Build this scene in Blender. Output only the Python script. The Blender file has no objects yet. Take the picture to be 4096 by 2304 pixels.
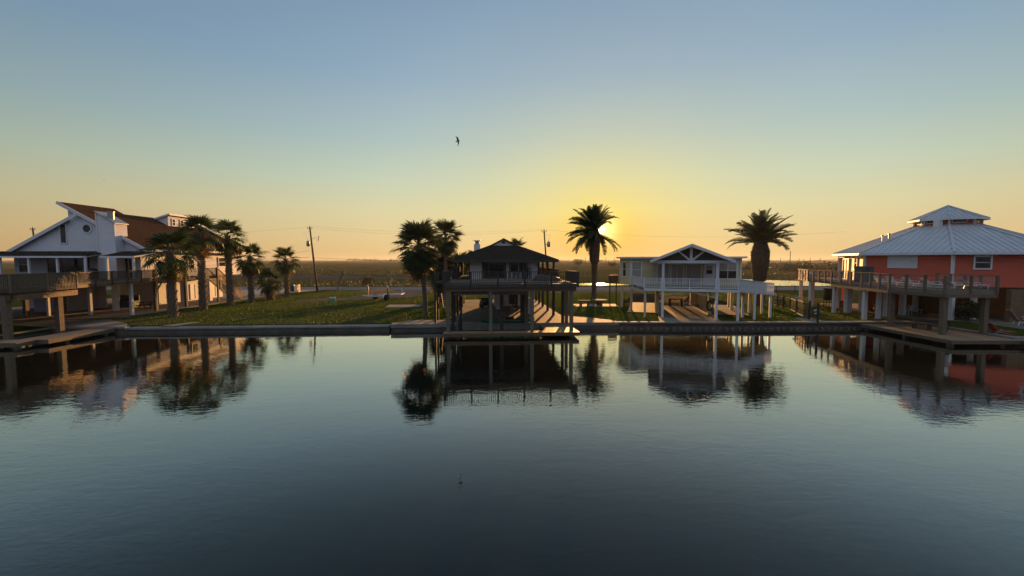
import bpy, math, random
import numpy as np
from mathutils import Vector, Matrix
random.seed(7); np.random.seed(7)
sc = bpy.context.scene
R = math.radians
col = sc.collection

# ------------------------------------------------------------ camera, sky, sun, exposure
CAMZ = 6.0
cam = bpy.data.cameras.new('camera'); cam_ob = bpy.data.objects.new('camera', cam); col.objects.link(cam_ob)
sc.camera = cam_ob
cam.sensor_width = 36; cam.lens = 36 * 1719 / 4096; cam.clip_end = 30000; cam.clip_start = 0.1
cam_ob.location = (0, 0, CAMZ); cam_ob.rotation_euler = (R(90 - 3.695), 0, 0)

SUN_AZ, SUN_EL = 11.6, 3.95            # degrees right of +Y, above the horizon
sdir = Vector((math.sin(R(SUN_AZ)) * math.cos(R(SUN_EL)), math.cos(R(SUN_AZ)) * math.cos(R(SUN_EL)), math.sin(R(SUN_EL))))

world = bpy.data.worlds.new('World'); sc.world = world; world.use_nodes = True
wt = world.node_tree; wt.nodes.clear()
def wn(t): return wt.nodes.new(t)
def wmath(op, a, b=None, c=None, clamp=False):
    n = wn('ShaderNodeMath'); n.operation = op; n.use_clamp = clamp
    for i, x in enumerate((a, b, c)):
        if x is None: continue
        if isinstance(x, (int, float)): n.inputs[i].default_value = x
        else: wt.links.new(x, n.inputs[i])
    return n.outputs[0]
def srgb(r, g, b):
    f = lambda c: (c / 255 / 12.92) if c / 255 <= 0.04045 else ((c / 255 + 0.055) / 1.055) ** 2.4
    return (f(r), f(g), f(b), 1)
wout = wn('ShaderNodeOutputWorld'); wbg = wn('ShaderNodeBackground')
tc = wn('ShaderNodeTexCoord')
nrm = wn('ShaderNodeVectorMath'); nrm.operation = 'NORMALIZE'; wt.links.new(tc.outputs['Generated'], nrm.inputs[0])
sep = wn('ShaderNodeSeparateXYZ'); wt.links.new(nrm.outputs[0], sep.inputs[0])
elev = wmath('MULTIPLY', wmath('ARCSINE', sep.outputs[2]), 180 / math.pi)
dot = wn('ShaderNodeVectorMath'); dot.operation = 'DOT_PRODUCT'; wt.links.new(nrm.outputs[0], dot.inputs[0]); dot.inputs[1].default_value = sdir
ang = wmath('MULTIPLY', wmath('ARCCOSINE', wmath('MINIMUM', dot.outputs['Value'], 0.999999)), 180 / math.pi)
ramp = wn('ShaderNodeValToRGB'); wt.links.new(wmath('DIVIDE', wmath('ADD', elev, 5.0), 65.0, clamp=True), ramp.inputs[0])
stops = [(-5, (200, 154, 104)), (0, (218, 174, 114)), (2.5, (227, 194, 136)), (6, (218, 207, 160)), (10, (191, 206, 184)), (15, (160, 188, 194)),
         (22, (131, 166, 195)), (32, (113, 148, 182)), (50, (86, 122, 160)), (60, (80, 115, 156))]
el = ramp.color_ramp.elements
while len(el) < len(stops): el.new(0.5)
for e, (d, c) in zip(el, stops): e.position = (d + 5) / 65; e.color = srgb(*c)
ramp.color_ramp.interpolation = 'LINEAR'
def wmix(f, a, b):
    n = wn('ShaderNodeMix'); n.data_type = 'RGBA'; wt.links.new(f, n.inputs[0])
    for i, x in ((6, a), (7, b)):
        if isinstance(x, tuple): n.inputs[i].default_value = x
        else: wt.links.new(x, n.inputs[i])
    return n.outputs[2]
de = wmath('SUBTRACT', elev, SUN_EL)
ang2 = wmath('SQRT', wmath('ADD', wmath('MULTIPLY', ang, ang), wmath('MULTIPLY', wmath('MULTIPLY', de, de), 1.1)))   # the glow lies flat along the horizon
wide = wmath('MULTIPLY', wmath('EXPONENT', wmath('DIVIDE', ang2, -18.0)), 0.62)
near = wmath('MULTIPLY', wmath('EXPONENT', wmath('DIVIDE', ang2, -7.2)), 1.2, clamp=True)
core = wmath('EXPONENT', wmath('MULTIPLY', wmath('MULTIPLY', ang, ang), -1 / 3.2))
lowf = wmath('DIVIDE', wmath('SUBTRACT', elev, 0.5), 6.0, clamp=True)      # the glow is oranger close to the horizon
anti = wn('ShaderNodeMapRange'); anti.interpolation_type = 'SMOOTHSTEP'; anti.inputs[1].default_value = 62; anti.inputs[2].default_value = 135; wt.links.new(ang, anti.inputs[0])
ramp2 = wn('ShaderNodeValToRGB'); wt.links.new(wmath('DIVIDE', wmath('ADD', elev, 5.0), 65.0, clamp=True), ramp2.inputs[0])
for e, (d, c) in zip([ramp2.color_ramp.elements[0], ramp2.color_ramp.elements[1], ramp2.color_ramp.elements.new(.3), ramp2.color_ramp.elements.new(.5)], ((-5, (116, 122, 140)), (60, (98, 136, 180)), (10, (156, 164, 182)), (25, (136, 162, 194)))):
    e.position = (d + 5) / 65; e.color = srgb(*c)
nish = wn('ShaderNodeTexSky'); nish.sky_type = 'NISHITA'; nish.sun_disc = False
nish.sun_elevation = R(SUN_EL); nish.sun_rotation = R(SUN_AZ); nish.dust_density = 0.6; nish.ozone_density = 1.5
ns = wn('ShaderNodeVectorMath'); ns.operation = 'SCALE'; wt.links.new(nish.outputs[0], ns.inputs[0]); ns.inputs['Scale'].default_value = 0.12
ng = wn('ShaderNodeGamma'); wt.links.new(ns.outputs[0], ng.inputs[0]); ng.inputs[1].default_value = 0.45
n2 = wn('ShaderNodeVectorMath'); n2.operation = 'SCALE'; wt.links.new(ng.outputs[0], n2.inputs[0]); n2.inputs['Scale'].default_value = 0.6
nb = wn('ShaderNodeValue'); nb.outputs[0].default_value = 0.12
skyc = wmix(nb.outputs[0], ramp.outputs[0], n2.outputs[0])
skyc = wmix(anti.outputs[0], skyc, ramp2.outputs[0])
dim = wn('ShaderNodeMapRange'); dim.inputs[1].default_value = 28; dim.inputs[2].default_value = 66; dim.inputs[3].default_value = 1.0; dim.inputs[4].default_value = 0.70; wt.links.new(ang, dim.inputs[0])
dm_ = wn('ShaderNodeVectorMath'); dm_.operation = 'SCALE'; wt.links.new(skyc, dm_.inputs[0]); wt.links.new(dim.outputs[0], dm_.inputs['Scale']); skyc = dm_.outputs[0]
skyc = wmix(wide, skyc, srgb(236, 227, 172))
skyc = wmix(near, skyc, wmix(lowf, srgb(255, 178, 32), srgb(255, 222, 96)))
skyc = wmix(core, skyc, (1.9, 1.35, 0.5, 1))
disc = wmath('LESS_THAN', ang, 0.5)                       # the sun's disc, softened by its glow
skyc = wmix(disc, skyc, (14.0, 11.0, 5.5, 1))
wt.links.new(skyc, wbg.inputs[0]); wbg.inputs[1].default_value = 0.55
wt.links.new(wbg.outputs[0], wout.inputs[0])

sun = bpy.data.lights.new('sun_lamp', 'SUN'); sun.energy = 5.0; sun.angle = R(0.6); sun.color = (1.0, 0.48, 0.15)
sun_ob = bpy.data.objects.new('sun_lamp', sun); col.objects.link(sun_ob)
sun_ob.rotation_euler = sdir.to_track_quat('Z', 'Y').to_euler(); sun_ob.location = (60, 200, 60)

vs = sc.view_settings; vs.view_transform = 'Standard'; vs.look = 'None'; vs.exposure = 0.92; vs.gamma = 1.0; vs.use_curve_mapping = False
sc.cycles.max_bounces = 8; sc.cycles.transparent_max_bounces = 8; sc.cycles.caustics_reflective = False; sc.cycles.caustics_refractive = False

# ------------------------------------------------------------ pixels to places (photo 4096 x 2304)
PT = math.atan(111 / 1719)
def pray(x, y):
    a = (x - 2048) / 1719; b = (1152 - y) / 1719
    return a, math.cos(PT) + b * math.sin(PT), -math.sin(PT) + b * math.cos(PT)
def ground_at(x, y, z=0.55):
    d = pray(x, y); t = (z - CAMZ) / d[2]; return d[0] * t, d[1] * t
def at_depth(x, y, Y):
    d = pray(x, y); t = Y / d[1]; return d[0] * t, CAMZ + d[2] * t

# ------------------------------------------------------------ materials
MATS = {}
def mat(name, c, c2=None, rough=0.7, scale=3.0, stretch=(1, 1, 1), bump=0.15, bscale=40.0, metal=0.0, spec=0.5, siding=None, detail=6.0, mixpow=1.0, blotch=None, matte=False):
    m = bpy.data.materials.new(name); m.use_nodes = True; nt = m.node_tree; N = nt.nodes.new; L = nt.links.new
    p = nt.nodes['Principled BSDF']
    t = N('ShaderNodeTexCoord'); mp = N('ShaderNodeMapping'); L(t.outputs['Object'], mp.inputs[0]); mp.inputs['Scale'].default_value = stretch
    n = N('ShaderNodeTexNoise'); n.inputs['Scale'].default_value = scale; n.inputs['Detail'].default_value = detail; L(mp.outputs[0], n.inputs[0])
    rp = N('ShaderNodeValToRGB'); L(n.outputs[0], rp.inputs[0])
    rp.color_ramp.elements[0].position = 0.32; rp.color_ramp.elements[1].position = 0.68
    c2 = c2 or tuple(x * 0.72 for x in c)
    rp.color_ramp.elements[0].color = (*c2, 1); rp.color_ramp.elements[1].color = (*c, 1)
    out = rp.outputs[0]
    if blotch:
        nb_ = N('ShaderNodeTexNoise'); nb_.inputs['Scale'].default_value = blotch[0]; nb_.inputs['Detail'].default_value = 3; L(t.outputs['Object'], nb_.inputs[0])
        r2 = N('ShaderNodeValToRGB'); L(nb_.outputs[0], r2.inputs[0]); r2.color_ramp.elements[0].position = 0.42; r2.color_ramp.elements[1].position = 0.62
        mx = N('ShaderNodeMix'); mx.data_type = 'RGBA'; L(r2.outputs[0], mx.inputs[0]); L(out, mx.inputs[6]); mx.inputs[7].default_value = (*blotch[1], 1); out = mx.outputs[2]
    L(out, p.inputs['Base Color'])
    p.inputs['Roughness'].default_value = rough; p.inputs['Metallic'].default_value = metal; p.inputs['Specular IOR Level'].default_value = spec
    b = N('ShaderNodeBump'); n2_ = N('ShaderNodeTexNoise'); n2_.inputs['Scale'].default_value = bscale; L(mp.outputs[0], n2_.inputs[0])
    b.inputs['Strength'].default_value = bump; b.inputs['Distance'].default_value = 0.02; L(n2_.outputs[0], b.inputs['Height'])
    nout = b.outputs[0]
    if siding:
        w = N('ShaderNodeTexWave'); w.wave_type = 'BANDS'; w.bands_direction = siding[0]; w.wave_profile = 'SAW'; w.inputs['Scale'].default_value = 2 * math.pi / (20 * siding[1])
        L(t.outputs['Object'], w.inputs[0])
        b2 = N('ShaderNodeBump'); b2.inputs['Strength'].default_value = 0.9; b2.inputs['Distance'].default_value = siding[2]; b2.invert = True
        L(w.outputs['Fac'], b2.inputs['Height']); L(nout, b2.inputs['Normal']); nout = b2.outputs[0]
    L(nout, p.inputs['Normal'])
    if matte:                                  # rough ground without a mirror-like sheen at grazing angles
        df = N('ShaderNodeBsdfDiffuse'); L(out, df.inputs[0]); L(nout, df.inputs['Normal']); L(df.outputs[0], nt.nodes['Material Output'].inputs[0])
    MATS[name] = m; return m
def leafmat(name, c, c2, trans=0.45, scale=0.6):
    m = bpy.data.materials.new(name); m.use_nodes = True; nt = m.node_tree; N = nt.nodes.new; L = nt.links.new
    nt.nodes.clear(); o = N('ShaderNodeOutputMaterial'); d = N('ShaderNodeBsdfPrincipled'); tr = N('ShaderNodeBsdfTranslucent'); mx = N('ShaderNodeMixShader')
    t = N('ShaderNodeTexCoord'); n = N('ShaderNodeTexNoise'); n.inputs['Scale'].default_value = scale; n.inputs['Detail'].default_value = 4; L(t.outputs['Object'], n.inputs[0])
    rp = N('ShaderNodeValToRGB'); L(n.outputs[0], rp.inputs[0]); rp.color_ramp.elements[0].position = 0.35; rp.color_ramp.elements[1].position = 0.65
    rp.color_ramp.elements[0].color = (*c2, 1); rp.color_ramp.elements[1].color = (*c, 1)
    L(rp.outputs[0], d.inputs['Base Color']); L(rp.outputs[0], tr.inputs[0]); d.inputs['Roughness'].default_value = 0.55; d.inputs['Specular IOR Level'].default_value = 0.3
    mx.inputs[0].default_value = trans; L(d.outputs[0], mx.inputs[1]); L(tr.outputs[0], mx.inputs[2]); L(mx.outputs[0], o.inputs[0])
    MATS[name] = m; return m
def watermat(name, base, ior, ripple, s1, rough, distance=0.05, curve=((0, 0.0), (0.03, 0.035), (0.06, 0.115), (0.125, 0.38), (0.2, 0.56), (0.39, 0.82), (1, 1))):
    m = bpy.data.materials.new(name); m.use_nodes = True; nt = m.node_tree; N = nt.nodes.new; L = nt.links.new
    p = nt.nodes['Principled BSDF']; p.inputs['Base Color'].default_value = (*base, 1); p.inputs['Roughness'].default_value = rough; p.inputs['IOR'].default_value = ior
    t = N('ShaderNodeTexCoord')
    prev = None
    for sc_, st, amp, dt in s1:
        mp = N('ShaderNodeMapping'); mp.inputs['Scale'].default_value = st; L(t.outputs['Object'], mp.inputs[0])
        n = N('ShaderNodeTexNoise'); n.inputs['Scale'].default_value = sc_; n.inputs['Detail'].default_value = dt; n.inputs['Distortion'].default_value = 0.6; L(mp.outputs[0], n.inputs[0])
        hs = n.outputs[0]
        # breeze patches: ripples stronger in some places than in others
        q = N('ShaderNodeTexNoise'); q.inputs['Scale'].default_value = 0.045; q.inputs['Detail'].default_value = 2; L(t.outputs['Object'], q.inputs[0])
        qr = N('ShaderNodeMapRange'); qr.inputs[1].default_value = 0.35; qr.inputs[2].default_value = 0.65; qr.inputs[3].default_value = 0.25; qr.inputs[4].default_value = 1.35; L(q.outputs[0], qr.inputs[0])
        b = N('ShaderNodeBump'); b.inputs['Distance'].default_value = distance * amp; b.inputs['Strength'].default_value = ripple
        ml = N('ShaderNodeMath'); ml.operation = 'MULTIPLY'; L(hs, ml.inputs[0]); L(qr.outputs[0], ml.inputs[1]); L(ml.outputs[0], b.inputs['Height'])
        if prev: L(prev, b.inputs['Normal'])
        prev = b.outputs[0]
    L(prev, p.inputs['Normal'])
    # still water: dark body under a mirror whose strength follows the Fresnel curve
    p.inputs['Specular IOR Level'].default_value = 0.0; p.inputs['Roughness'].default_value = 0.9
    fr = N('ShaderNodeFresnel'); fr.inputs[0].default_value = ior; L(prev, fr.inputs['Normal'])
    rp = N('ShaderNodeValToRGB'); L(fr.outputs[0], rp.inputs[0]); e = rp.color_ramp.elements
    for k in range(len(curve) - 2): e.new(0.5)
    for el_, (a, b_) in zip(e, curve): el_.position = a; el_.color = (b_, b_, b_, 1)
    gl = N('ShaderNodeBsdfGlossy'); gl.inputs['Roughness'].default_value = rough; gl.inputs['Color'].default_value = (1.0, 0.99, 0.91, 1); L(prev, gl.inputs['Normal'])
    mx = N('ShaderNodeMixShader'); L(rp.outputs[0], mx.inputs[0]); L(p.outputs[0], mx.inputs[1]); L(gl.outputs[0], mx.inputs[2]); L(mx.outputs[0], nt.nodes['Material Output'].inputs[0])
    MATS[name] = m; return m

mat('siding_white', (0.66, 0.67, 0.73), (0.58, 0.59, 0.66), 0.6, 1.5, siding=('Z', 0.2, 0.06), bump=0.05, blotch=(0.5, (0.60, 0.60, 0.645)))
mat('lavender_wall', (0.42, 0.43, 0.56), (0.36, 0.37, 0.50), 0.7, 1.5, bump=0.05)
mat('white_trim', (0.74, 0.76, 0.78), (0.64, 0.66, 0.69), 0.5, 4, bump=0.05)
mat('shingle_brown', (0.075, 0.043, 0.028), (0.05, 0.03, 0.02), 0.9, 2.2, bump=0.6, bscale=14, blotch=(0.5, (0.065, 0.04, 0.028)), spec=0.1, matte=True)
mat('shingle_dark', (0.042, 0.038, 0.033), (0.027, 0.025, 0.022), 0.95, 2.2, bump=0.6, bscale=14, spec=0.1, matte=True)
mat('deck_wood', (0.17, 0.135, 0.095), (0.10, 0.08, 0.058), 0.8, 5, (1, 1, 6), bump=0.4)
mat('deck_wood_grey', (0.22, 0.19, 0.15), (0.14, 0.12, 0.095), 0.8, 5, (1, 6, 6), bump=0.4)
mat('dock_wood', (0.34, 0.25, 0.15), (0.20, 0.145, 0.09), 0.55, 4, (1, 8, 1), bump=0.4)
mat('dark_wood', (0.055, 0.042, 0.033), (0.032, 0.025, 0.02), 0.75, 5, (1, 1, 5), bump=0.3)
mat('brown_beam', (0.16, 0.10, 0.055), (0.11, 0.07, 0.04), 0.75, 4, (4, 1, 1), bump=0.3)
mat('pale_post', (0.17, 0.165, 0.125), (0.12, 0.115, 0.09), 0.75, 4, (4, 4, 1), bump=0.3)
mat('cream_wall', (0.78, 0.77, 0.73), (0.70, 0.69, 0.65), 0.7, 1.2, bump=0.05)
mat('yellow_siding', (0.62, 0.56, 0.30), (0.55, 0.49, 0.26), 0.65, 1.3, siding=('Z', 0.16, 0.02), bump=0.05)
mat('yellow_trim', (0.58, 0.54, 0.36), (0.50, 0.46, 0.30), 0.65, 2)
mat('red_siding', (0.60, 0.098, 0.048), (0.52, 0.078, 0.04), 0.6, 1.3, siding=('Z', 0.2, 0.05), bump=0.05, blotch=(0.6, (0.55, 0.085, 0.044)))
mat('red_siding_sunlit', (0.66, 0.42, 0.30), (0.58, 0.36, 0.26), 0.6, 1.3, siding=('Z', 0.16, 0.04), bump=0.05)  # red siding with the low sun's orange put into its colour
mat('metal_roof', (0.56, 0.60, 0.64), (0.49, 0.53, 0.57), 0.42, 0.8, bump=0.03, metal=0.15)
mat('shutter_white', (0.66, 0.68, 0.70), (0.60, 0.62, 0.65), 0.55, 2, siding=('Z', 0.09, 0.012))
mat('glass', (0.022, 0.024, 0.028), (0.015, 0.016, 0.02), 0.06, 2, bump=0.0, spec=0.5)
mat('blind', (0.34, 0.33, 0.30), (0.27, 0.26, 0.235), 0.4, 3, (6, 6, 0.3), bump=0.0, spec=0.6)
mat('dark_door', (0.06, 0.04, 0.03), (0.04, 0.028, 0.02), 0.5, 3)
mat('white_paint', (0.74, 0.75, 0.77), (0.66, 0.67, 0.69), 0.5, 3, bump=0.08)
mat('black_metal', (0.022, 0.022, 0.024), (0.015, 0.015, 0.016), 0.5, 4)
mat('galvanised', (0.36, 0.38, 0.40), (0.28, 0.30, 0.32), 0.45, 5, metal=0.5)
mat('gable_shade_grey', (0.075, 0.074, 0.07), (0.055, 0.054, 0.052), 0.8, 3)  # grey of the shade seen through the porch truss
mat('lift_beam', (0.22, 0.25, 0.30), (0.17, 0.19, 0.23), 0.5, 3)
mat('concrete', (0.27, 0.25, 0.22), (0.20, 0.185, 0.165), 0.8, 1.1, bump=0.3, blotch=(0.35, (0.175, 0.16, 0.14)), spec=0.35)
mat('cap_concrete', (0.33, 0.305, 0.27), (0.24, 0.22, 0.195), 0.8, 1.3, bump=0.3, blotch=(0.6, (0.21, 0.19, 0.17)))
mat('concrete_wet', (0.13, 0.12, 0.105), (0.075, 0.07, 0.06), 0.75, 1.5, bump=0.6, bscale=8)
mat('lawn', (0.04, 0.072, 0.014), (0.026, 0.05, 0.011), 0.95, 0.45, bump=0.8, bscale=12, blotch=(0.16, (0.075, 0.068, 0.03)), spec=0.1, matte=True)
mat('sand', (0.19, 0.155, 0.12), (0.12, 0.10, 0.075), 0.95, 1.2, bump=0.5, spec=0.1, matte=True)
mat('asphalt', (0.20, 0.20, 0.215), (0.15, 0.15, 0.165), 0.95, 1.0, (0.3, 1, 1), bump=0.3, spec=0.05, matte=True)
mat('asphalt_dark', (0.03, 0.027, 0.025), (0.022, 0.02, 0.019), 0.95, 1.0, bump=0.3, spec=0.05, matte=True)
mat('mud', (0.085, 0.083, 0.078), (0.06, 0.06, 0.058), 0.9, 0.2, (0.2, 1, 1), bump=0.3, spec=0.02, matte=True)
mat('marsh', (0.10, 0.082, 0.036), (0.04, 0.046, 0.019), 0.95, 0.05, (0.22, 1, 1), bump=0.9, bscale=2.5, blotch=(0.012, (0.06, 0.064, 0.026)), detail=9, spec=0.05, matte=True)
mat('pole_wood', (0.13, 0.09, 0.06), (0.085, 0.06, 0.042), 0.85, 4, (6, 6, 0.6), bump=0.4)
mat('dead_trunk', (0.17, 0.145, 0.11), (0.10, 0.085, 0.065), 0.9, 4, (3, 3, 1), bump=0.6)
mat('palm_trunk', (0.16, 0.125, 0.095), (0.085, 0.065, 0.05), 0.9, 3.5, (1, 1, 3), bump=0.8, bscale=18)
mat('palm_boot', (0.30, 0.23, 0.16), (0.17, 0.125, 0.085), 0.85, 5, bump=0.4)
mat('date_trunk', (0.10, 0.075, 0.055), (0.055, 0.04, 0.03), 0.9, 4, bump=0.9, bscale=14)
mat('fresh_wood_sunlit', (0.58, 0.37, 0.17), (0.46, 0.29, 0.13), 0.75, 5, (5, 5, 1), bump=0.2)  # new timber, its colour raised to carry orange sunlight
mat('bird_grey', (0.12, 0.115, 0.12), (0.08, 0.078, 0.082), 0.8, 8)
mat('plastic_white', (0.70, 0.74, 0.76), (0.64, 0.68, 0.70), 0.4, 3, bump=0.02)
mat('fabric_tan', (0.36, 0.26, 0.21), (0.30, 0.21, 0.17), 0.9, 6)
mat('fabric_red', (0.42, 0.05, 0.04), (0.34, 0.04, 0.03), 0.85, 6)
mat('teal_plastic', (0.05, 0.085, 0.09), (0.04, 0.07, 0.075), 0.5, 3)
mat('green_plastic', (0.02, 0.15, 0.07), (0.015, 0.11, 0.05), 0.45, 3)
mat('blue_plastic', (0.25, 0.32, 0.42), (0.21, 0.27, 0.36), 0.45, 3)
mat('sign_green', (0.22, 0.34, 0.05), (0.18, 0.28, 0.04), 0.6, 3)
mat('sign_blue', (0.12, 0.24, 0.46), (0.10, 0.20, 0.40), 0.6, 3)
mat('rubber', (0.02, 0.02, 0.02), (0.014, 0.014, 0.014), 0.8, 5)
mat('hose_green', (0.06, 0.09, 0.06), (0.045, 0.065, 0.045), 0.6, 5)
mat('stone', (0.20, 0.17, 0.14), (0.13, 0.11, 0.09), 0.9, 4, bump=0.5)
mat('terracotta', (0.28, 0.12, 0.06), (0.22, 0.09, 0.05), 0.8, 4)
mat('brick_tan', (0.20, 0.13, 0.07), (0.15, 0.095, 0.05), 0.85, 3, siding=('Z', 0.09, 0.01))
mat('wire', (0.03, 0.03, 0.032), (0.025, 0.025, 0.026), 0.6, 3, bump=0)
leafmat('fan_green', (0.055, 0.085, 0.022), (0.032, 0.055, 0.016), 0.35)
leafmat('sabal_green', (0.06, 0.08, 0.026), (0.035, 0.05, 0.018), 0.3)
leafmat('dead_leaf', (0.27, 0.17, 0.09), (0.17, 0.105, 0.06), 0.35)
leafmat('date_green', (0.04, 0.055, 0.018), (0.025, 0.035, 0.012), 0.12)
leafmat('grass_leaf', (0.12, 0.175, 0.02), (0.075, 0.115, 0.018), 0.45, 0.3)
leafmat('marsh_leaf', (0.07, 0.078, 0.022), (0.034, 0.048, 0.015), 0.35, 0.06)
leafmat('shrub_leaf', (0.05, 0.075, 0.02), (0.028, 0.045, 0.014), 0.3, 1.0)
leafmat('far_leaf', (0.045, 0.06, 0.024), (0.03, 0.042, 0.018), 0.2, 0.05)
watermat('canal_water', (0.007, 0.011, 0.010), 1.33, 1.0,
         [(0.5, (0.5, 1.0, 1), 0.13, 2), (2.0, (0.45, 1.0, 1), 0.105, 3), (6.0, (0.55, 1.0, 1), 0.055, 2)], 0.02)
watermat('pond_water', (0.03, 0.035, 0.03), 1.33, 1.0, [(1.2, (0.5, 1.0, 1), 0.35, 3)], 0.09)

# ------------------------------------------------------------ builders
class MB:
    def __init__(s): s.v = []; s.f = []
    def quad(s, a, b, c, d):
        i = len(s.v); s.v += [a, b, c, d]; s.f.append((i, i + 1, i + 2, i + 3)); return s
    def tri(s, a, b, c):
        i = len(s.v); s.v += [a, b, c]; s.f.append((i, i + 1, i + 2)); return s
    def box(s, x0, x1, y0, y1, z0, z1):
        i = len(s.v)
        s.v += [(x0, y0, z0), (x1, y0, z0), (x1, y1, z0), (x0, y1, z0), (x0, y0, z1), (x1, y0, z1), (x1, y1, z1), (x0, y1, z1)]
        for q in ((0, 3, 2, 1), (4, 5, 6, 7), (0, 1, 5, 4), (1, 2, 6, 5), (2, 3, 7, 6), (3, 0, 4, 7)): s.f.append(tuple(i + k for k in q))
        return s
    def cbox(s, x, y, z0, z1, w, d=None):
        d = d or w; return s.box(x - w / 2, x + w / 2, y - d / 2, y + d / 2, z0, z1)
    def bar(s, p, q, w, h, up=(0, 0, 1)):
        p = Vector(p); q = Vector(q); t = (q - p).normalized(); u = Vector(up)
        if abs(t.dot(u)) > 0.99: u = Vector((0, 1, 0))
        a = t.cross(u).normalized() * (w / 2); b = a.cross(t).normalized() * (h / 2); i = len(s.v)
        for c in (p, q): s.v += [tuple(c - a - b), tuple(c + a - b), tuple(c + a + b), tuple(c - a + b)]
        for k in ((0, 1, 2, 3), (7, 6, 5, 4), (0, 4, 5, 1), (1, 5, 6, 2), (2, 6, 7, 3), (3, 7, 4, 0)): s.f.append(tuple(i + j for j in k))
        return s
    def tube(s, pts, rad, n=8, caps=True):
        pts = [Vector(p) for p in pts]; rad = rad if isinstance(rad, (list, tuple)) else [rad] * len(pts); i0 = len(s.v)
        ref = Vector((0.13, 0.97, 0.21))
        for k, p in enumerate(pts):
            t = (pts[min(k + 1, len(pts) - 1)] - pts[max(k - 1, 0)]).normalized()
            r = ref if abs(t.dot(ref)) < 0.95 else Vector((1, 0, 0))
            a = t.cross(r).normalized(); b = t.cross(a).normalized()
            for j in range(n):
                g = 2 * math.pi * j / n; s.v.append(tuple(p + (a * math.cos(g) + b * math.sin(g)) * rad[k]))
        for k in range(len(pts) - 1):
            for j in range(n):
                s.f.append((i0 + k * n + j, i0 + k * n + (j + 1) % n, i0 + (k + 1) * n + (j + 1) % n, i0 + (k + 1) * n + j))
        if caps:
            s.f.append(tuple(i0 + j for j in reversed(range(n)))); s.f.append(tuple(i0 + (len(pts) - 1) * n + j for j in range(n)))
        return s
    def prism(s, poly, z0, z1):                      # polygon in x, y
        i = len(s.v); n = len(poly)
        s.v += [(x, y, z0) for x, y in poly] + [(x, y, z1) for x, y in poly]
        s.f.append(tuple(i + k for k in reversed(range(n)))); s.f.append(tuple(i + n + k for k in range(n)))
        for k in range(n): s.f.append((i + k, i + (k + 1) % n, i + n + (k + 1) % n, i + n + k))
        return s
    def prism_y(s, poly, y0, y1):                    # polygon in x, z pushed along y
        i = len(s.v); n = len(poly)
        s.v += [(x, y0, z) for x, z in poly] + [(x, y1, z) for x, z in poly]
        s.f.append(tuple(i + k for k in range(n))); s.f.append(tuple(i + n + k for k in reversed(range(n))))
        for k in range(n): s.f.append((i + (k + 1) % n, i + k, i + n + k, i + n + (k + 1) % n))
        return s
    def slab(s, pts, t):                             # a sloping plane of any corners with thickness t downwards
        i = len(s.v); n = len(pts)
        s.v += [tuple(p) for p in pts] + [(p[0], p[1], p[2] - t) for p in pts]
        s.f.append(tuple(i + k for k in range(n))); s.f.append(tuple(i + n + k for k in reversed(range(n))))
        for k in range(n): s.f.append((i + (k + 1) % n, i + k, i + n + k, i + n + (k + 1) % n))
        return s
    def mesh(s, name, m, off=None, smooth=False):
        me = bpy.data.meshes.new(name)
        v = s.v if not off else [(x - off[0], y - off[1], z - off[2]) for x, y, z in s.v]
        me.from_pydata(v, [], s.f); me.validate(); me.update()
        if m: me.materials.append(MATS[m])
        if smooth: me.polygons.foreach_set('use_smooth', [True] * len(me.polygons))
        return me
    def build(s, name, m, parent=None, smooth=False, off=None):
        o = bpy.data.objects.new(name, s.mesh(name, m, off if off is not None else OFF.get(root(parent)), smooth)); col.objects.link(o)
        if parent: o.parent = parent
        return o
OFF = {}
def root(o):
    while o is not None and o.parent is not None: o = o.parent
    return o.name if o is not None else None
def tag(o, label=None, cat=None, group=None, kind=None):
    if label: o['label'] = label
    if cat: o['category'] = cat
    if group: o['group'] = group
    if kind: o['kind'] = kind
    return o
def thing(name, label, cat, loc=(0, 0, 0), rz=0.0, group=None, worldcoords=False):
    o = bpy.data.objects.new(name, None); col.objects.link(o); o.location = loc; o.rotation_euler = (0, 0, rz); o.empty_display_size = 0.3
    if worldcoords: OFF[o.name] = loc
    return tag(o, label, cat, group)
def inst(me, name, parent, loc=(0, 0, 0), rot=(0, 0, 0), scale=(1, 1, 1)):
    o = bpy.data.objects.new(name, me); col.objects.link(o); o.parent = parent
    off = OFF.get(root(parent), (0, 0, 0))
    o.location = (loc[0] - off[0], loc[1] - off[1], loc[2] - off[2]); o.rotation_euler = rot; o.scale = scale; return o
def single(mb, name, m, label, cat, group=None, smooth=False, base=None):
    vs_ = mb.v
    if base is None:
        base = (sum(v[0] for v in vs_) / len(vs_), sum(v[1] for v in vs_) / len(vs_), min(v[2] for v in vs_))
    o = mb.build(name, m, None, smooth, off=base); o.location = base; return tag(o, label, cat, group)
def structure(mb, name, m, parent=None):
    o = mb.build(name, m, parent, off=(0, 0, 0))
    if parent is None: o['kind'] = 'structure'
    return o
def copy_tree(o, parent=None):
    c = o.copy(); col.objects.link(c)
    if parent: c.parent = parent
    for ch in list(o.children): copy_tree(ch, c)
    return c

_unit = {}
def unit_box(m):
    if m not in _unit:
        _unit[m] = MB().box(-0.5, 0.5, -0.5, 0.5, 0, 1).mesh('unit_' + m, m, (0, 0, 0))
    return _unit[m]
def post(parent, name, x, y, z0, z1, w, m, rz=0.0, d=None):
    return inst(unit_box(m), name, parent, (x, y, z0), (0, 0, rz), (w, d or w, z1 - z0))

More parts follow.
